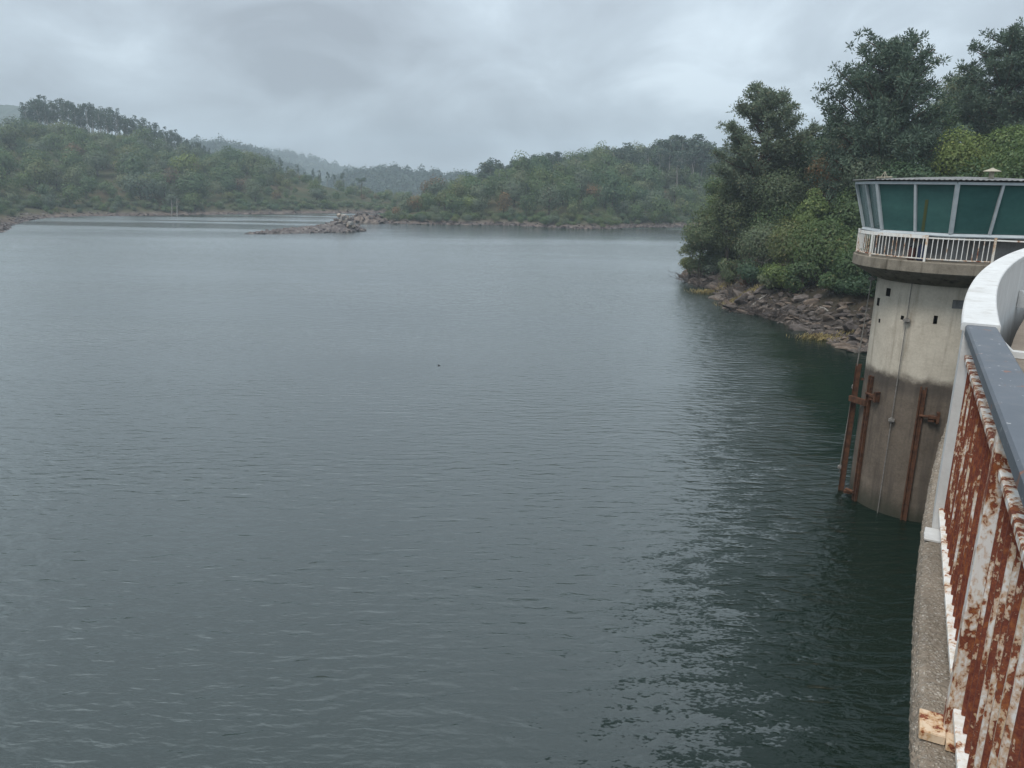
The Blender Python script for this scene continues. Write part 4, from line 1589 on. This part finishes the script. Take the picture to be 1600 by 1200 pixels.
# islet: a low tongue of stones with a hump at its right end
def islet(name, pix_l, pix_r, depth, prof, seed, label):
    r = np.random.RandomState(seed)
    A, B = atz(pix_l[0], pix_l[1], 0), atz(pix_r[0], pix_r[1], 0)
    ax = (B - A); ln = ax.length; ax.normalize()
    ay = Vector((-ax.y, ax.x, 0))
    mb = MB()
    rows = []
    ns, nd = 60, 15
    for i in range(ns + 1):
        s = i / ns
        hgt, wd = prof(s)
        row = []
        for j in range(nd + 1):
            t = -1 + 2 * j / nd
            z = hgt * max(0, 1 - abs(t) ** 1.8) - 0.6 * abs(t) ** 3
            p = A + ax * (ln * s) + ay * (depth * wd * t + depth * 0.6)
            row.append((p.x, p.y, z + r.normal(0, 0.10)))
        rows.append(row)
    mb.grid(rows)
    o = tag(mb.build(name, MAT['rock_islet']), label, 'islet', kind='structure')
    return A, ax, ay, ln


def isl_prof(s):
    h = np.interp(s, [0, .1, .3, .5, .68, .78, .84, .9, .96, 1], [0.15, .45, 0.95, 1.35, 1.9, 2.8, 3.2, 2.1, 1.2, 0.15])
    return float(h), float(np.interp(s, [0, .1, .5, .8, 1], [0.12, 0.4, 0.85, 1.0, 0.4]))


A, ax, ay, ln = islet('rocky_islet', (392, 367), (577, 361), 5.0, isl_prof, 3, 'low rocky islet in the middle of the lake')
IR = [rock_mesh('islet_stone', 150 + i, MAT['rock_islet'], 1, 0.65) for i in range(6)]
for i in range(170):
    s = rr.uniform(0.02, 0.99) ** 0.85
    h, wd = isl_prof(s)
    t = rr.uniform(-1, 0.7)
    p = A + ax * (ln * s) + ay * (5.0 * wd * t + 3.0)
    sz = rr.uniform(0.28, 0.62) * (1.45 if s > 0.72 else 1.0)
    o = link(bpy.data.objects.new('islet_stone', IR[rr.randint(6)]))
    o.location = (p.x, p.y, h * max(0, 1 - abs(t) ** 1.8) - 0.1 + 0.1 * sz)
    o.scale = (sz * rr.uniform(1, 1.5), sz, sz * rr.uniform(0.7, 1.1))
    o.rotation_euler = (rr.normal(0, .3), rr.normal(0, .3), rr.uniform(0, 6.28))
    tag(o, '%s brown-grey stone on the islet, %s, %s' % ('large' if sz > 0.62 else 'middling' if sz > 0.45 else 'small',
        ('on its thin left tail', 'left of its middle', 'right of its middle', 'on its hump', 'at its right end')[int(np.searchsorted([0.2, 0.45, 0.72, 0.88], s))],
        'at the near waterline' if t < -0.5 else 'on the crest' if t < 0.3 else 'on the far side'), 'stone', 'stones heaped on the islet')
# pale blocks of a ruin on top of the hump
for i in range(13):
    s = 0.80 + rr.normal(0, 0.03)
    h, wd = isl_prof(s)
    t = rr.normal(-0.25, 0.25)
    p = A + ax * (ln * s) + ay * (5.0 * wd * t + 3.0)
    mbk = MB()
    mbk.box((0, 0, 0), (rr.uniform(.35, .7), 0, 0), (0, rr.uniform(.3, .5), 0), (0, 0, rr.uniform(.22, .42)))
    o = mbk.build('stone_block', MAT['rock_pale'], bevel=0.06)
    o.location = (p.x, p.y, h * (1 - abs(t) ** 1.8) + 0.15 + 0.45 * (i % 3))
    o.rotation_euler = (rr.normal(0, .12), rr.normal(0, .12), rr.uniform(0, 3))
    tag(o, 'pale squared block on the hump of the islet', 'stone block', 'pale blocks on the islet hump')

# rocky spit behind the islet, at the left tip of the far shore
A2, ax2, ay2, ln2 = islet('rocky_spit', (530, 346), (592, 349), 5.0,
                          lambda s: (float(np.interp(s, [0, .2, .5, .8, 1], [0.2, 1.3, 2.6, 2.0, 0.6])), 0.8), 9, 'brown rocky spit behind the islet')
for i in range(60):
    s = rr.uniform(0.02, 0.98)
    h = float(np.interp(s, [0, .2, .5, .8, 1], [0.3, 1.6, 3.2, 2.4, 1.0]))
    t = rr.uniform(-1, 0.5)
    p = A2 + ax2 * (ln2 * s) + ay2 * (4.0 * t + 3.0)
    sz = rr.uniform(0.35, 0.8)
    o = link(bpy.data.objects.new('spit_stone', IR[rr.randint(6)]))
    o.location = (p.x, p.y, h * max(0, 1 - abs(t) ** 1.8) + 0.05)
    o.scale = (sz * 1.3, sz, sz * .8)
    o.rotation_euler = (rr.normal(0, .3), rr.normal(0, .3), rr.uniform(0, 6.28))
    tag(o, '%s brown rock on the spit behind the islet, %s' % ('large' if sz > 0.6 else 'small',
        ('at its left tip', 'in its middle', 'at its wooded right end')[int(np.searchsorted([0.3, 0.65], s))]), 'rock', 'rocks on the spit')


# ================================================================== INTAKE TOWER (local frame: -y faces the photographer, +x to the right)
TX, TY, TA = 16.28, 28.94, R_(-29.36)
tower = empty('intake_tower', (TX, TY, 0), TA, 'round concrete intake tower with a green glazed cabin standing in the lake', 'tower')
RS = 2.40


def pol(th, r, z):
    a = R_(th)
    return Vector((r * math.sin(a), -r * math.cos(a), z))


# shaft: a ring grid with real pockets for the recesses
A_STEP = 3.0
ths = [-180 + A_STEP * i for i in range(120)]
zs = [-3.0] + [round(0.15 * i, 3) for i in range(0, 60)] + [8.95]
recess = [(-54, -48, 8.25, 8.55), (-69, -63, 7.8, 8.1), (6, 15, 8.10, 8.40), (-6, -3, 7.50, 7.8), (-33, -30, 7.50, 7.65), (-60, -57, 7.2, 7.35)]
mb = MB()
ring_i = {}
for iz in range(len(zs) - 1):
    for it in range(120):
        t0, t1 = ths[it], ths[it] + A_STEP
        z0, z1 = zs[iz], zs[iz + 1]
        hit = any(t0 >= a - .01 and t1 <= b + .01 and z0 >= c - .01 and z1 <= d + .01 for a, b, c, d in recess)
        if not hit:
            mb.poly([pol(t0, RS, z0), pol(t1, RS, z0), pol(t1, RS, z1), pol(t0, RS, z1)])
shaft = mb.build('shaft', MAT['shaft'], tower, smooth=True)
for a, b, c, d in recess:
    mb = MB()
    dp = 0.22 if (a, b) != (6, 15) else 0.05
    o4 = [pol(a, RS, c), pol(b, RS, c), pol(b, RS, d), pol(a, RS, d)]
    i4 = [pol(a, RS - dp, c), pol(b, RS - dp, c), pol(b, RS - dp, d), pol(a, RS - dp, d)]
    mb.poly(i4)
    for k in range(4):
        mb.poly([o4[k], o4[(k + 1) % 4], i4[(k + 1) % 4], i4[k]])
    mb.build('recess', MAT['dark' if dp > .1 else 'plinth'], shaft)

# deck slab with the flared underside
RD, ZD, ZB = 3.36, 9.72, 9.30
mb = MB()
prof = [(0.5, ZD + 0.0), (RD - 0.03, ZD), (RD, ZD - 0.03), (RD + .01, ZB + 0.05), (RD - .03, ZB), (RS + 0.25, 8.92), (RS + 0.02, 8.84), (RS - .2, 8.84)]
rows = [[pol(3 * i, r, z) for i in range(120)] for r, z in prof]
mb.grid(rows, closed=True)
deck = mb.build('deck_slab', MAT['slab'], tower, smooth=True)
# plinth, sill, panes, mullions
NA, A0 = 8, -2.4


def octa(r, z, a0=A0):
    return [pol(a0 + 45 * k, r, z) for k in range(8)]


mb = MB()
mb.grid([octa(2.72, ZD + 0.01), octa(2.72, 10.56)], closed=True)
mb.build('plinth', MAT['plinth'], tower)
mb = MB()
mb.grid([octa(2.70, 10.561), octa(3.20, 10.561), octa(3.22, 10.60), octa(3.17, 10.68), octa(2.9, 10.69)], closed=True)
mb.build('sill', MAT['mullion'], tower)
ZP0, ZP1, RB, RT = 10.685, 12.32, 3.14, 3.60
bot, top = octa(RB, ZP0), octa(RT, ZP1)
for k in range(8):
    b0, b1, t0, t1 = bot[k], bot[(k + 1) % 8], top[k], top[(k + 1) % 8]
    out = ((b0 + b1) / 2 * Vector((1, 1, 0)).x)
    nrm = (b1 - b0).cross(t0 - b0).normalized()
    if nrm.dot(Vector(((b0 + b1).x, (b0 + b1).y, 0))) < 0:
        nrm = -nrm
    for h in range(2):
        f0, f1 = (0.0, 0.5) if h == 0 else (0.5, 1.0)
        q = [b0.lerp(b1, f0), b0.lerp(b1, f1), t0.lerp(t1, f1), t0.lerp(t1, f0)]
        mb = MB()
        ins = [p - nrm * 0.05 for p in q]
        inn = [p - nrm * 0.085 for p in q]
        mb.poly(ins)
        mb.poly(inn)
        for i in range(4):
            mb.poly([ins[i], ins[(i + 1) % 4], inn[(i + 1) % 4], inn[i]])
        mb.build('pane', MAT['pane'], tower)
    # mullions: corner ones heavier
    mb = MB()
    mb.bar(b0, t0, 0.13 if k == 0 else 0.10, 0.10, up=nrm)
    mb.build('mullion', MAT['mullion'], tower, bevel=0.008)
    mb = MB()
    mb.bar((b0 + b1) / 2, (t0 + t1) / 2, 0.085, 0.09, up=nrm)
    mb.build('mullion', MAT['mullion'], tower, bevel=0.008)
    mb = MB()
    mb.bar(t0 + Vector((0, 0, 0.0)), t1, 0.10, 0.09)
    mb.build('head_rail', MAT['mullion'], tower)
# pale bead strip down the middle of the left facet and a yellow reflection streak on the front pane
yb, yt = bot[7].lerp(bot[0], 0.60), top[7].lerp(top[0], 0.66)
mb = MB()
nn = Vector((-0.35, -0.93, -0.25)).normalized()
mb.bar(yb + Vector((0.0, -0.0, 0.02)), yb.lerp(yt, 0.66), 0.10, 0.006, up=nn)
strip = mb.build('yellow_reflection', MAT['yellow'], tower)  # thin solid streak coloured as a yellow reflection on the pane
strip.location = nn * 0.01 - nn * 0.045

# corrugated roof
mb = MB()
rows = []
NE = 34
outer = octa(3.76, 12.43)
for rr_, z in ((1.0, 0.0), (0.7, 0.06), (0.4, 0.11), (0.08, 0.15)):
    row = []
    for k in range(8):
        for i in range(NE):
            p = outer[k].lerp(outer[(k + 1) % 8], i / NE)
            wv = 0.013 * (1 if i % 2 else -1) * min(1, rr_ * 1.2)
            row.append((p.x * rr_, p.y * rr_, p.z + z + wv))
    rows.append(row)
mb.grid(rows, closed=True)
low = [[Vector(p) - Vector((0, 0, 0.012)) for p in r] for r in rows]
mb.grid(low, closed=True)
mb.grid([rows[0], low[0]], closed=True)
roof = mb.build('roof', MAT['roof'], tower)
mb = MB()
c = Vector((0.78, -2.3, 12.5))
mb.tube([c, c + Vector((0, 0, 0.12)), c + Vector((0, 0, .22))], [0.085, 0.075, 0.085], 10)
mb.tube([c + Vector((0, 0, .22)), c + Vector((0, 0, .24)), c + Vector((0, 0, .31)), c + Vector((0, 0, .34))], [0.27, 0.26, 0.07, 0.03], 12)
mb.build('vent', MAT['vent'], roof, smooth=True)
mb = MB()
c = pol(-45, 3.45, 12.46)
for dx, dy in ((-.14, 0), (.12, .03), (0.02, -.1)):
    mb.tube([c + Vector((dx, dy, 0)), c + Vector((0, 0, .24))], 0.014, 5)
mb.tube([c + Vector((-.25, 0, .03)), c + Vector((.25, 0, .05))], 0.03, 6)
mb.build('roof_bracket', MAT['vent'], roof)

# deck railing
RR, ZR0, ZR1 = 3.27, 9.82, 10.58
END = 21.0
p_th = [-165, -130, -94, -52, -14, END]
rail = None
mb = MB()
seg = [pol(t, RR, ZR1 - 0.03) for t in np.linspace(-165, -14, 46)]
for a, b in zip(seg[:-1], seg[1:]):
    mb.bar(a, b, 0.035, 0.115)
rail = mb.build('deck_railing', MAT['white_deck'], tower)
mb = MB()
seg = [pol(t, RR, ZR1 - 0.06) for t in np.linspace(-14, END, 11)]
for a, b in zip(seg[:-1], seg[1:]):
    mb.bar(a, b, 0.035, 0.045)
mb.build('thin_top_rail', MAT['white_deck'], rail)
mb = MB()
seg = [pol(t, RR, ZR0) for t in np.linspace(-165, END, 56)]
for a, b in zip(seg[:-1], seg[1:]):
    mb.bar(a, b, 0.035, 0.035)
mb.build('bottom_rail', MAT['white_worn'], rail)
bal_me = None
n_b = int((END + 165) / 2.62)
for i in range(n_b + 1):
    t = -165 + (END + 165) * i / n_b
    if any(abs(t - q) < 1.0 for q in p_th):
        continue
    if bal_me is None:
        m0 = MB()
        m0.box((0, 0, 0), (0.011, 0, 0), (0, 0.011, 0), (0, 0, 0.37))
        o = m0.build('baluster', MAT['white_deck'])
        bal_me = o.data
        bpy.data.objects.remove(o)
    o = link(bpy.data.objects.new('baluster', bal_me))
    o.location = pol(t, RR, (ZR0 + ZR1) / 2 - 0.02)
    o.rotation_euler = (0, 0, R_(t))
    o.parent = rail
for i, t in enumerate(p_th):
    m0 = MB()
    lowz = 9.45 if t in (-14, END, -52) else ZD - 0.02
    p0, p1 = pol(t, RR + 0.035, lowz), pol(t, RR + 0.035, ZR1 + 0.03)
    m0.bar(p0, p1, 0.07, 0.05, up=pol(t, 1, 0))
    m0.build('post', MAT['white_worn' if t == END else 'white_deck'], rail, bevel=0.005)

# footbridge that leaves the tower to the right, towards the dam
bd = Vector((math.sin(R_(62)), -math.cos(R_(62)), 0))
bs = Vector((bd.y, -bd.x, 0))      # left-hand side seen along the bridge is -bs
mb = MB()
mb.bar(bd * 2.6 + Vector((0, 0, 9.56)), bd * 8.7 + Vector((0, 0, 9.56)), 1.7, 0.30)
bridge = mb.build('footbridge', MAT['slab'], tower)
side = -1 if (bs.x > 0) else 1
edge = bs * 0.8
if (bd * 3 + edge).y > (bd * 3 - edge).y:
    edge = -edge
start = pol(END, RR, 0)
b0 = Vector((3.02, -2.95, 0))
mb = MB()
mb.bar(start + Vector((0, 0, ZR1 - .06)), b0 + Vector((0, 0, ZR1 - .07)), 0.035, 0.045)
far_e = b0 + bd * 4.6
mb.bar(b0 + Vector((0, 0, ZR1 - .07)), far_e + Vector((0, 0, ZR1 - .05)), 0.04, 0.05)
mb.bar(b0 + Vector((0, 0, ZR0)), far_e + Vector((0, 0, ZR0)), 0.035, 0.035)
brail = mb.build('bridge_railing', MAT['white_deck'], tower)
for i in range(4):
    p = b0 + bd * (4.6 * i / 3)
    m0 = MB()
    m0.bar(p + Vector((0, 0, 9.6)), p + Vector((0, 0, ZR1 + .05)), 0.09, 0.07, up=bd)
    m0.build('post', MAT['white_deck'], brail, bevel=0.006)
for i in range(1, 30):
    p = b0 + bd * (4.6 * i / 30)
    o = link(bpy.data.objects.new('baluster', bal_me))
    o.location = p + Vector((0, 0, (ZR0 + ZR1) / 2 - 0.02))
    o.rotation_euler = (0, 0, R_(62))
    o.parent = brail

# valve rods, guide rails and brackets on the shaft
def rod(a, b, guides, label):
    mb = MB()
    mb.tube([a, b], 0.022 if 'left' in label else 0.016, 8)
    o = mb.build('valve_rod', MAT['rod'], tower, smooth=True)
    o['label'] = label
    for g, sz in guides:
        p = Vector(a).lerp(Vector(b), g)
        m0 = MB()
        m0.box(p, (0.115 * sz, 0, 0), (0, 0.08, 0), (0, 0, 0.045))
        m0.tube([p - Vector((0, 0, .09)), p + Vector((0, 0, .09))], 0.055, 8)
        m0.bar(p, p + Vector((0.16, 0.16, 0)), 0.05, 0.04)
        m0.build('guide_bracket', MAT['rod'], o)


rod(pol(-75, 2.62, 9.25), Vector((-2.86, 0.05, 0.55)), [(0.055, 1.0), (0.56, .6), (0.97, .8)], 'grey rod hanging clear of the shaft on its left')
rod(pol(-26, 2.50, 9.0), pol(-26.5, 2.52, -0.2), [(0.0, .6), (0.16, 1.0), (0.57, .9)], 'grey rod running down the front of the shaft')


def guide_rail(th, z0, z1, r):
    mb = MB()
    for dt in (-1.9, 1.9):
        a, b = pol(th + dt, r, z0), pol(th + dt, r, z1)
        mb.bar(a, b, 0.055, 0.11, up=pol(th, 1, 0))
    mb.bar(pol(th, r - .03, z0), pol(th, r - .03, z1 - 0.1), 0.12, 0.02, up=pol(th, 1, 0))
    return mb.build('guide_rail', MAT['rust'], tower)


g1 = guide_rail(-56, -0.6, 5.15, RS + 0.075)
g2 = guide_rail(-5, -0.6, 5.20, RS + 0.075)
for g, th, z in ((g1, -47, 4.45), (g2, 5, 4.15)):
    m0 = MB()
    p = pol(th, RS + 0.12, z)
    tv = pol(th + 90, 1, 0)
    m0.box(p, tv * 0.16, pol(th, 0.10, 0), (0, 0, 0.05))
    m0.box(p + tv * 0.15, tv * 0.05, pol(th, 0.11, 0), (0, 0, 0.20))
    m0.tube([p - tv * 0.45, p - tv * 0.1], 0.05, 7)
    m0.box(p - tv * 0.05 + Vector((0, 0, -.13)), tv * 0.10, pol(th, 0.08, 0), (0, 0, 0.035))
    m0.build('wall_bracket', MAT['rust'], g)
m0 = MB()
m0.tube([pol(-56, RS + .15, 0.35), pol(-66, RS + .25, 0.30)], 0.07, 7)
m0.box(pol(-64, RS + .2, 0.22), (.16, 0, 0), (0, .1, 0), (0, 0, .05))
m0.build('foot_bracket', MAT['rust'], g1)
# free-standing rusty beam left of the shaft, tied back by one arm
mb = MB()
a, b = Vector((-2.62, -0.35, 5.35)), Vector((-2.66, -0.55, -0.8))
up = Vector((0, -1, 0))
mb.bar(a, b, 0.17, 0.02, up=up)
mb.bar(a + Vector((-.095, 0, 0)), b + Vector((-.095, 0, 0)), 0.02, 0.15, up=up)
mb.bar(a + Vector((.095, 0, 0)), b + Vector((.095, 0, 0)), 0.02, 0.15, up=up)
beam = mb.build('rusty_beam', MAT['rust'], tower)
m0 = MB()
m0.bar(Vector((-2.75, -0.5, 3.95)), pol(-56, RS + .12, 4.05), 0.16, 0.22)
m0.bar(Vector((-2.45, -0.35, 4.75)), pol(-78, RS, 4.8), 0.08, 0.10)
m0.build('tie_arm', MAT['rust'], beam)
# pale pipe under the slab on the right
mb = MB()
mb.tube([pol(33, RS + 0.1, 9.0), pol(33, RS + 0.1, 7.6)], 0.075, 10)
mb.tube([pol(38, RS + 0.1, 9.0), pol(38, RS + 0.1, 7.2)], 0.05, 10)
mb.build('drain_pipe', MAT['pvc'], tower, smooth=True)
# bent struts under the slab
mb = MB()
mb.tube([pol(-36, 3.1, 9.22), pol(-24, 2.6, 8.92)], 0.03, 6)
mb.tube([pol(-32, 3.1, 9.20), pol(-21, 2.6, 8.92)], 0.02, 6)
mb.build('strut', MAT['rod'], tower)


def tower_pt(p):
    c, s = math.cos(TA), math.sin(TA)
    return Vector((TX + p.x * c - p.y * s, TY + p.x * s + p.y * c, p.z))


def canister(name, th, r, w_, h_, mat, label, capmat):
    root = empty(name, tower_pt(pol(th, r, ZD)), TA + R_(th), label, 'canister')
    m0 = MB()
    m0.box((0, 0, h_ / 2), (w_ / 2, 0, 0), (0, 0.09, 0), (0, 0, h_ / 2))
    m0.build('body', MAT[mat], root, bevel=0.03)
    m0 = MB()
    m0.tube([(-w_ * .25, 0, h_ - 0.01), (-w_ * .25, 0, h_ + .06)], 0.035, 10)
    m0.build('cap', MAT[capmat], root)
    m0 = MB()
    m0.tube([(-w_ * .1, 0, h_ - .01), (-w_ * .05, 0, h_ + .05), (w_ * .3, 0, h_ + .05), (w_ * .36, 0, h_ - .01)], 0.016, 7)
    m0.build('handle', MAT[capmat], root)


canister('canister', -17.5, 3.02, 0.30, 0.50, 'blue_can', 'dark blue canister standing behind the white tower railing', 'blue_can')
canister('canister', -24.0, 3.02, 0.24, 0.42, 'red_can', 'dull red canister standing left of the dark blue one behind the railing', 'black')

# white box with a green hood, at the right edge of the picture
p = tower_pt(Vector((2.97, -2.62, 0)))
root = empty('hooded_box', (p.x, p.y, 9.72), TA, 'white box under a sloping green hood at the right end of the cabin', 'box')
m0 = MB()
m0.box((0.22, 0, 1.26), (.22, 0, 0), (0, .16, 0), (0, 0, .25))
m0.build('body', MAT['white_box'], root, bevel=0.01)
m0 = MB()
m0.grid([[(-.04, -.22, 1.51), (.48, -.22, 1.51), (.48, .22, 1.51), (-.04, .22, 1.51)], [(.06, -.05, 1.85), (.38, -.05, 1.85), (.38, .05, 1.85), (.06, .05, 1.85)]], closed=True)
m0.poly([(-.04, -.22, 1.51), (.48, -.22, 1.51), (.48, .22, 1.51), (-.04, .22, 1.51)])
m0.poly([(.06, -.05, 1.85), (.38, -.05, 1.85), (.38, .05, 1.85), (.06, .05, 1.85)])
m0.build('hood', MAT['green_hood'], root)
m0 = MB()
m0.bar((.22, 0, 0), (.22, 0, 1.01), 0.07, 0.07, up=(0, 1, 0))
m0.build('post', MAT['rod'], root)

# a small bird low over the water
p = aty(686, 572, 42)
root = empty('bird', p, 0.6, 'small dark bird flying low over the open water', 'bird')
mb = MB()
mb.tube([(-.10, 0, 0), (-.05, 0, .005), (.03, 0, .01), (.08, 0, .012), (.12, 0, .008)], [0.004, 0.024, 0.03, 0.02, 0.004], 8)
mb.build('body', MAT['black'], root, smooth=True)
for sgn in (-1, 1):
    m0 = MB()
    q = [(.05, .02 * sgn, .015), (.06, .09 * sgn, .055), (.0, .19 * sgn, .06), (-.02, .09 * sgn, .045), (-.04, .02 * sgn, .012)]
    m0.poly(q)
    m0.poly([Vector(v) - Vector((0, 0, .006)) for v in q])
    for a_, b_ in zip(q, q[1:] + q[:1]):
        m0.poly([a_, b_, Vector(b_) - Vector((0, 0, .006)), Vector(a_) - Vector((0, 0, .006))])
    m0.build('wing', MAT['black'], root)

# ================================================================== DAM
P0 = Vector((2.677, 4.498, 0))
HEAD0, TURN = 29.4, 1.36          # heading of the crest (degrees from +Y) and its turn per metre


def crest(s, off=0.0, z=0.0):
    """point on the outer line of the parapet, off metres to the right (inside)"""
    n = max(2, int(abs(s) * 3) + 1)
    x, y = P0.x, P0.y
    ds = s / n
    for i in range(n):
        h = R_(HEAD0 + TURN * (i + .5) * ds)
        x += math.sin(h) * ds
        y += math.cos(h) * ds
    h = R_(HEAD0 + TURN * s)
    return Vector((x + math.cos(h) * off, y - math.sin(h) * off, z))


Z_LEDGE, Z_FLOOR, Z_RAIL = 9.93, 10.58, 11.25
dam = empty('dam', (P0.x, P0.y, 0), 0, 'curved concrete dam crest along the right edge of the photo', 'dam')


def local(p, o=P0):
    return Vector(p) - Vector((o.x, o.y, 0))


def sweep(prof, s0, s1, step, rough=0.0, seed=0):
    """profile of (offset, z) swept along the crest; closed profile, capped"""
    r = np.random.RandomState(seed)
    mb = MB()
    rows = []
    n = max(1, int(round((s1 - s0) / step)))
    for i in range(n + 1):
        s = s0 + (s1 - s0) * i / n
        rows.append([local(crest(s, o + (r.normal(0, rough) if rough else 0), z + (r.normal(0, rough * .4) if rough else 0))) for o, z in prof])
    mb.grid(rows, closed=True)
    mb.cap(rows[0]); mb.cap(rows[-1], flip=True)
    return mb


sweep([(2.4, -3.2), (1.5, Z_LEDGE - 0.7), (0.1, Z_LEDGE - 0.162), (0.2, Z_LEDGE - 0.16), (3.6, Z_LEDGE - 0.16), (3.6, -3.2)], -13, 47, 0.8).build('dam_face', MAT['dam'], dam)
# weathered ledge: fine sweep near the camera so that its broken edge is real
sweep([(-0.045, Z_LEDGE - 0.155), (-0.05, Z_LEDGE - 0.05), (-0.032, Z_LEDGE - 0.012), (-0.005, Z_LEDGE), (0.10, Z_LEDGE), (0.22, Z_LEDGE + 0.002), (0.34, Z_LEDGE), (0.34, Z_LEDGE - 0.155)],
      -5, 3, 0.022, 0.0042, 4).build('ledge', MAT['ledge'], dam)
sweep([(-0.045, Z_LEDGE - 0.155), (-0.05, Z_LEDGE - 0.03), (-0.02, Z_LEDGE), (0.34, Z_LEDGE), (0.34, Z_LEDGE - 0.155)], 3.01, 46, 0.5).build('ledge', MAT['ledge'], dam)
sweep([(0.345, Z_LEDGE - 0.15), (0.345, Z_FLOOR), (3.55, Z_FLOOR), (3.55, Z_LEDGE - 0.15)], -12, 46, 0.5).build('walkway', MAT['floor'], dam)
sweep([(3.2, Z_FLOOR + .003), (3.2, Z_FLOOR + .16), (3.5, Z_FLOOR + .16), (3.5, Z_FLOOR + .003)], -12, 46, 0.5).build('kerb', MAT['white_wall'], dam)

# whitewashed parapet in lengths, each with its joint
par = empty('parapet_wall', (P0.x, P0.y, 0), 0, 'white curved parapet wall beginning at the end of the rusty railing', 'wall')
s_list = [0.0, 3.85, 7.6, 11.4, 15.2, 19.0, 22.8]
for i, (a, b) in enumerate(zip(s_list[:-1], s_list[1:])):
    zt = Z_RAIL + 0.012
    prof = [(0.0, Z_LEDGE + 0.003), (-0.004, zt - 0.05), (-0.022, zt - 0.045), (-0.022, zt - 0.008), (-0.014, zt), (0.17, zt), (0.178, zt - 0.008), (0.178, zt - 0.05),
            (0.16, zt - 0.055), (0.16, Z_FLOOR + 0.05), (0.20, Z_LEDGE + 0.003)]
    sweep(prof, a, b - 0.012, 0.25).build('wall_panel', MAT['white_wall'], par)
for s in (2.9, 6.7, 10.5):
    mb = MB()
    for z0, z1, w0, w1 in ((Z_FLOOR + .004, Z_FLOOR + .06, .30, .30), (Z_FLOOR + .06, Z_FLOOR + .22, .20, .03)):
        q = []
        for (w_, z) in ((w0, z0), (w1, z1)):
            q.append([local(crest(s - .05, 0.165, z)), local(crest(s + .05, 0.165, z)), local(crest(s + .05, 0.165 + w_, z)), local(crest(s - .05, 0.165 + w_, z))])
        mb.grid(q, closed=True)
        mb.cap(q[0]); mb.cap(q[1])
    mb.build('wall_foot', MAT['white_wall'], par)
# painted foot of the first pillar on the ledge
sweep([(-0.036, Z_LEDGE + 0.004), (-0.036, Z_LEDGE + 0.016), (0.2, Z_LEDGE + 0.016), (0.2, Z_LEDGE + 0.004)], -0.20, -0.004, 0.02, 0.002, 3).build('painted_foot', MAT['white_wall'], par)

# ================================================================== RUSTY GUARD RAILING
RA = R_(26.8)
rd = Vector((math.sin(RA), math.cos(RA), 0))
rn = Vector((math.cos(RA), -math.sin(RA), 0))
gr = empty('guard_railing', (P0.x, P0.y, 0), -RA, 'rusty flaking railing with a blue-grey handrail on the dam, nearest the camera', 'railing')
# local frame: +y along the rail (away), +x to the right
S_NEAR = -5.2
mb = MB()
rows = []
for y in np.linspace(S_NEAR, -0.004, 8):
    zt = Z_RAIL
    rows.append([(x, y, z) for x, z in ((0.004, zt - 0.062), (0.0, zt - 0.055), (0.0, zt - 0.010), (0.010, zt), (0.152, zt), (0.162, zt - 0.010), (0.162, zt - 0.055), (0.158, zt - 0.062))])
mb.grid(rows, closed=True)
mb.cap(rows[0]); mb.cap(rows[-1], flip=True)
mb.build('handrail', MAT['handrail'], gr)
posts = [-2.16, -4.5]
ends = [(-0.006, -2.06), (-2.17, -4.40), (-4.51, S_NEAR)]
for a, b in ends:
    for nm, z, hgt, mt in (('top_rail', 11.055, 0.030, 'rust_half'), ('bottom_rail', 10.075, 0.030, 'rust_light')):
        m0 = MB()
        m0.box((0.058, (a + b) / 2, z), (0.038, 0, 0), (0, abs(a - b) / 2 - 0.003, 0), (0, 0, hgt / 2))
        m0.build(nm, MAT[mt], gr, bevel=0.003)
for s in posts:
    m0 = MB()
    zl = Z_LEDGE - 0.02
    m0.box((0.048, s + 0.045, (zl + Z_RAIL - 0.063) / 2), (0.045, 0, 0), (0, 0.04, 0), (0, 0, (Z_RAIL - 0.063 - zl) / 2))
    po = m0.build('post', MAT['rust_half'], gr, bevel=0.004)
    m0 = MB()
    m0.box((-0.035, s + 0.03, Z_LEDGE + 0.025), (0.045, 0, 0), (0, 0.075, 0), (0, 0, 0.02))
    m0.box((0.05, s + 0.03, Z_LEDGE + 0.02), (0.038, 0, 0), (0, 0.10, 0), (0, 0, 0.016))
    m0.build('base_plate', MAT['rust_plate'], po, bevel=0.003)
# flat balusters set edge-on; a few mesh variants, shared
bars = []
for k in range(4):
    m0 = MB()
    m0.box((0, 0, 0), (0.022, 0, 0), (0, 0.009, 0), (0, 0, (11.040 - 10.090) / 2))
    o = m0.build('baluster', MAT['rust_heavy' if k % 2 == 0 else 'rust_mixed'], bevel=0.0015)
    bars.append(o.data)
    bpy.data.objects.remove(o)
i = 0
y = -0.075
while y > S_NEAR + .05:
    if not any(abs(y - (s + 0.045)) < 0.055 for s in posts):
        o = link(bpy.data.objects.new('baluster', bars[(1, 3, 1, 0)[i % 4] if y < -2 else 2 * (i % 2)]))
        o.location = (0.066, y, (11.040 + 10.090) / 2)
        o.rotation_euler = (0, 0, random.uniform(-.03, .03))
        o.parent = gr
        i += 1
    y -= 0.112

# ================================================================== HAZE
mb = MB()
mb.box((0, 1000, 63), (2600, 0, 0), (0, 1200, 0), (0, 0, 68))
hz = mb.build('haze', bpy.data.materials.new('valley haze'))
hm = hz.data.materials[0]
hm.use_nodes = True
ht = hm.node_tree
ht.nodes.clear()
pv = N(ht, 'ShaderNodeVolumePrincipled')
pv.inputs['Color'].default_value = (0.80, 0.91, 1.0, 1)
pv.inputs['Density'].default_value = 0.0004
pv.inputs['Anisotropy'].default_value = 0.1
ho = N(ht, 'ShaderNodeOutputMaterial')
L(ht, pv.outputs[0], ho.inputs['Volume'])
tag(hz, 'thin blue haze lying over the valley', 'haze', kind='stuff')
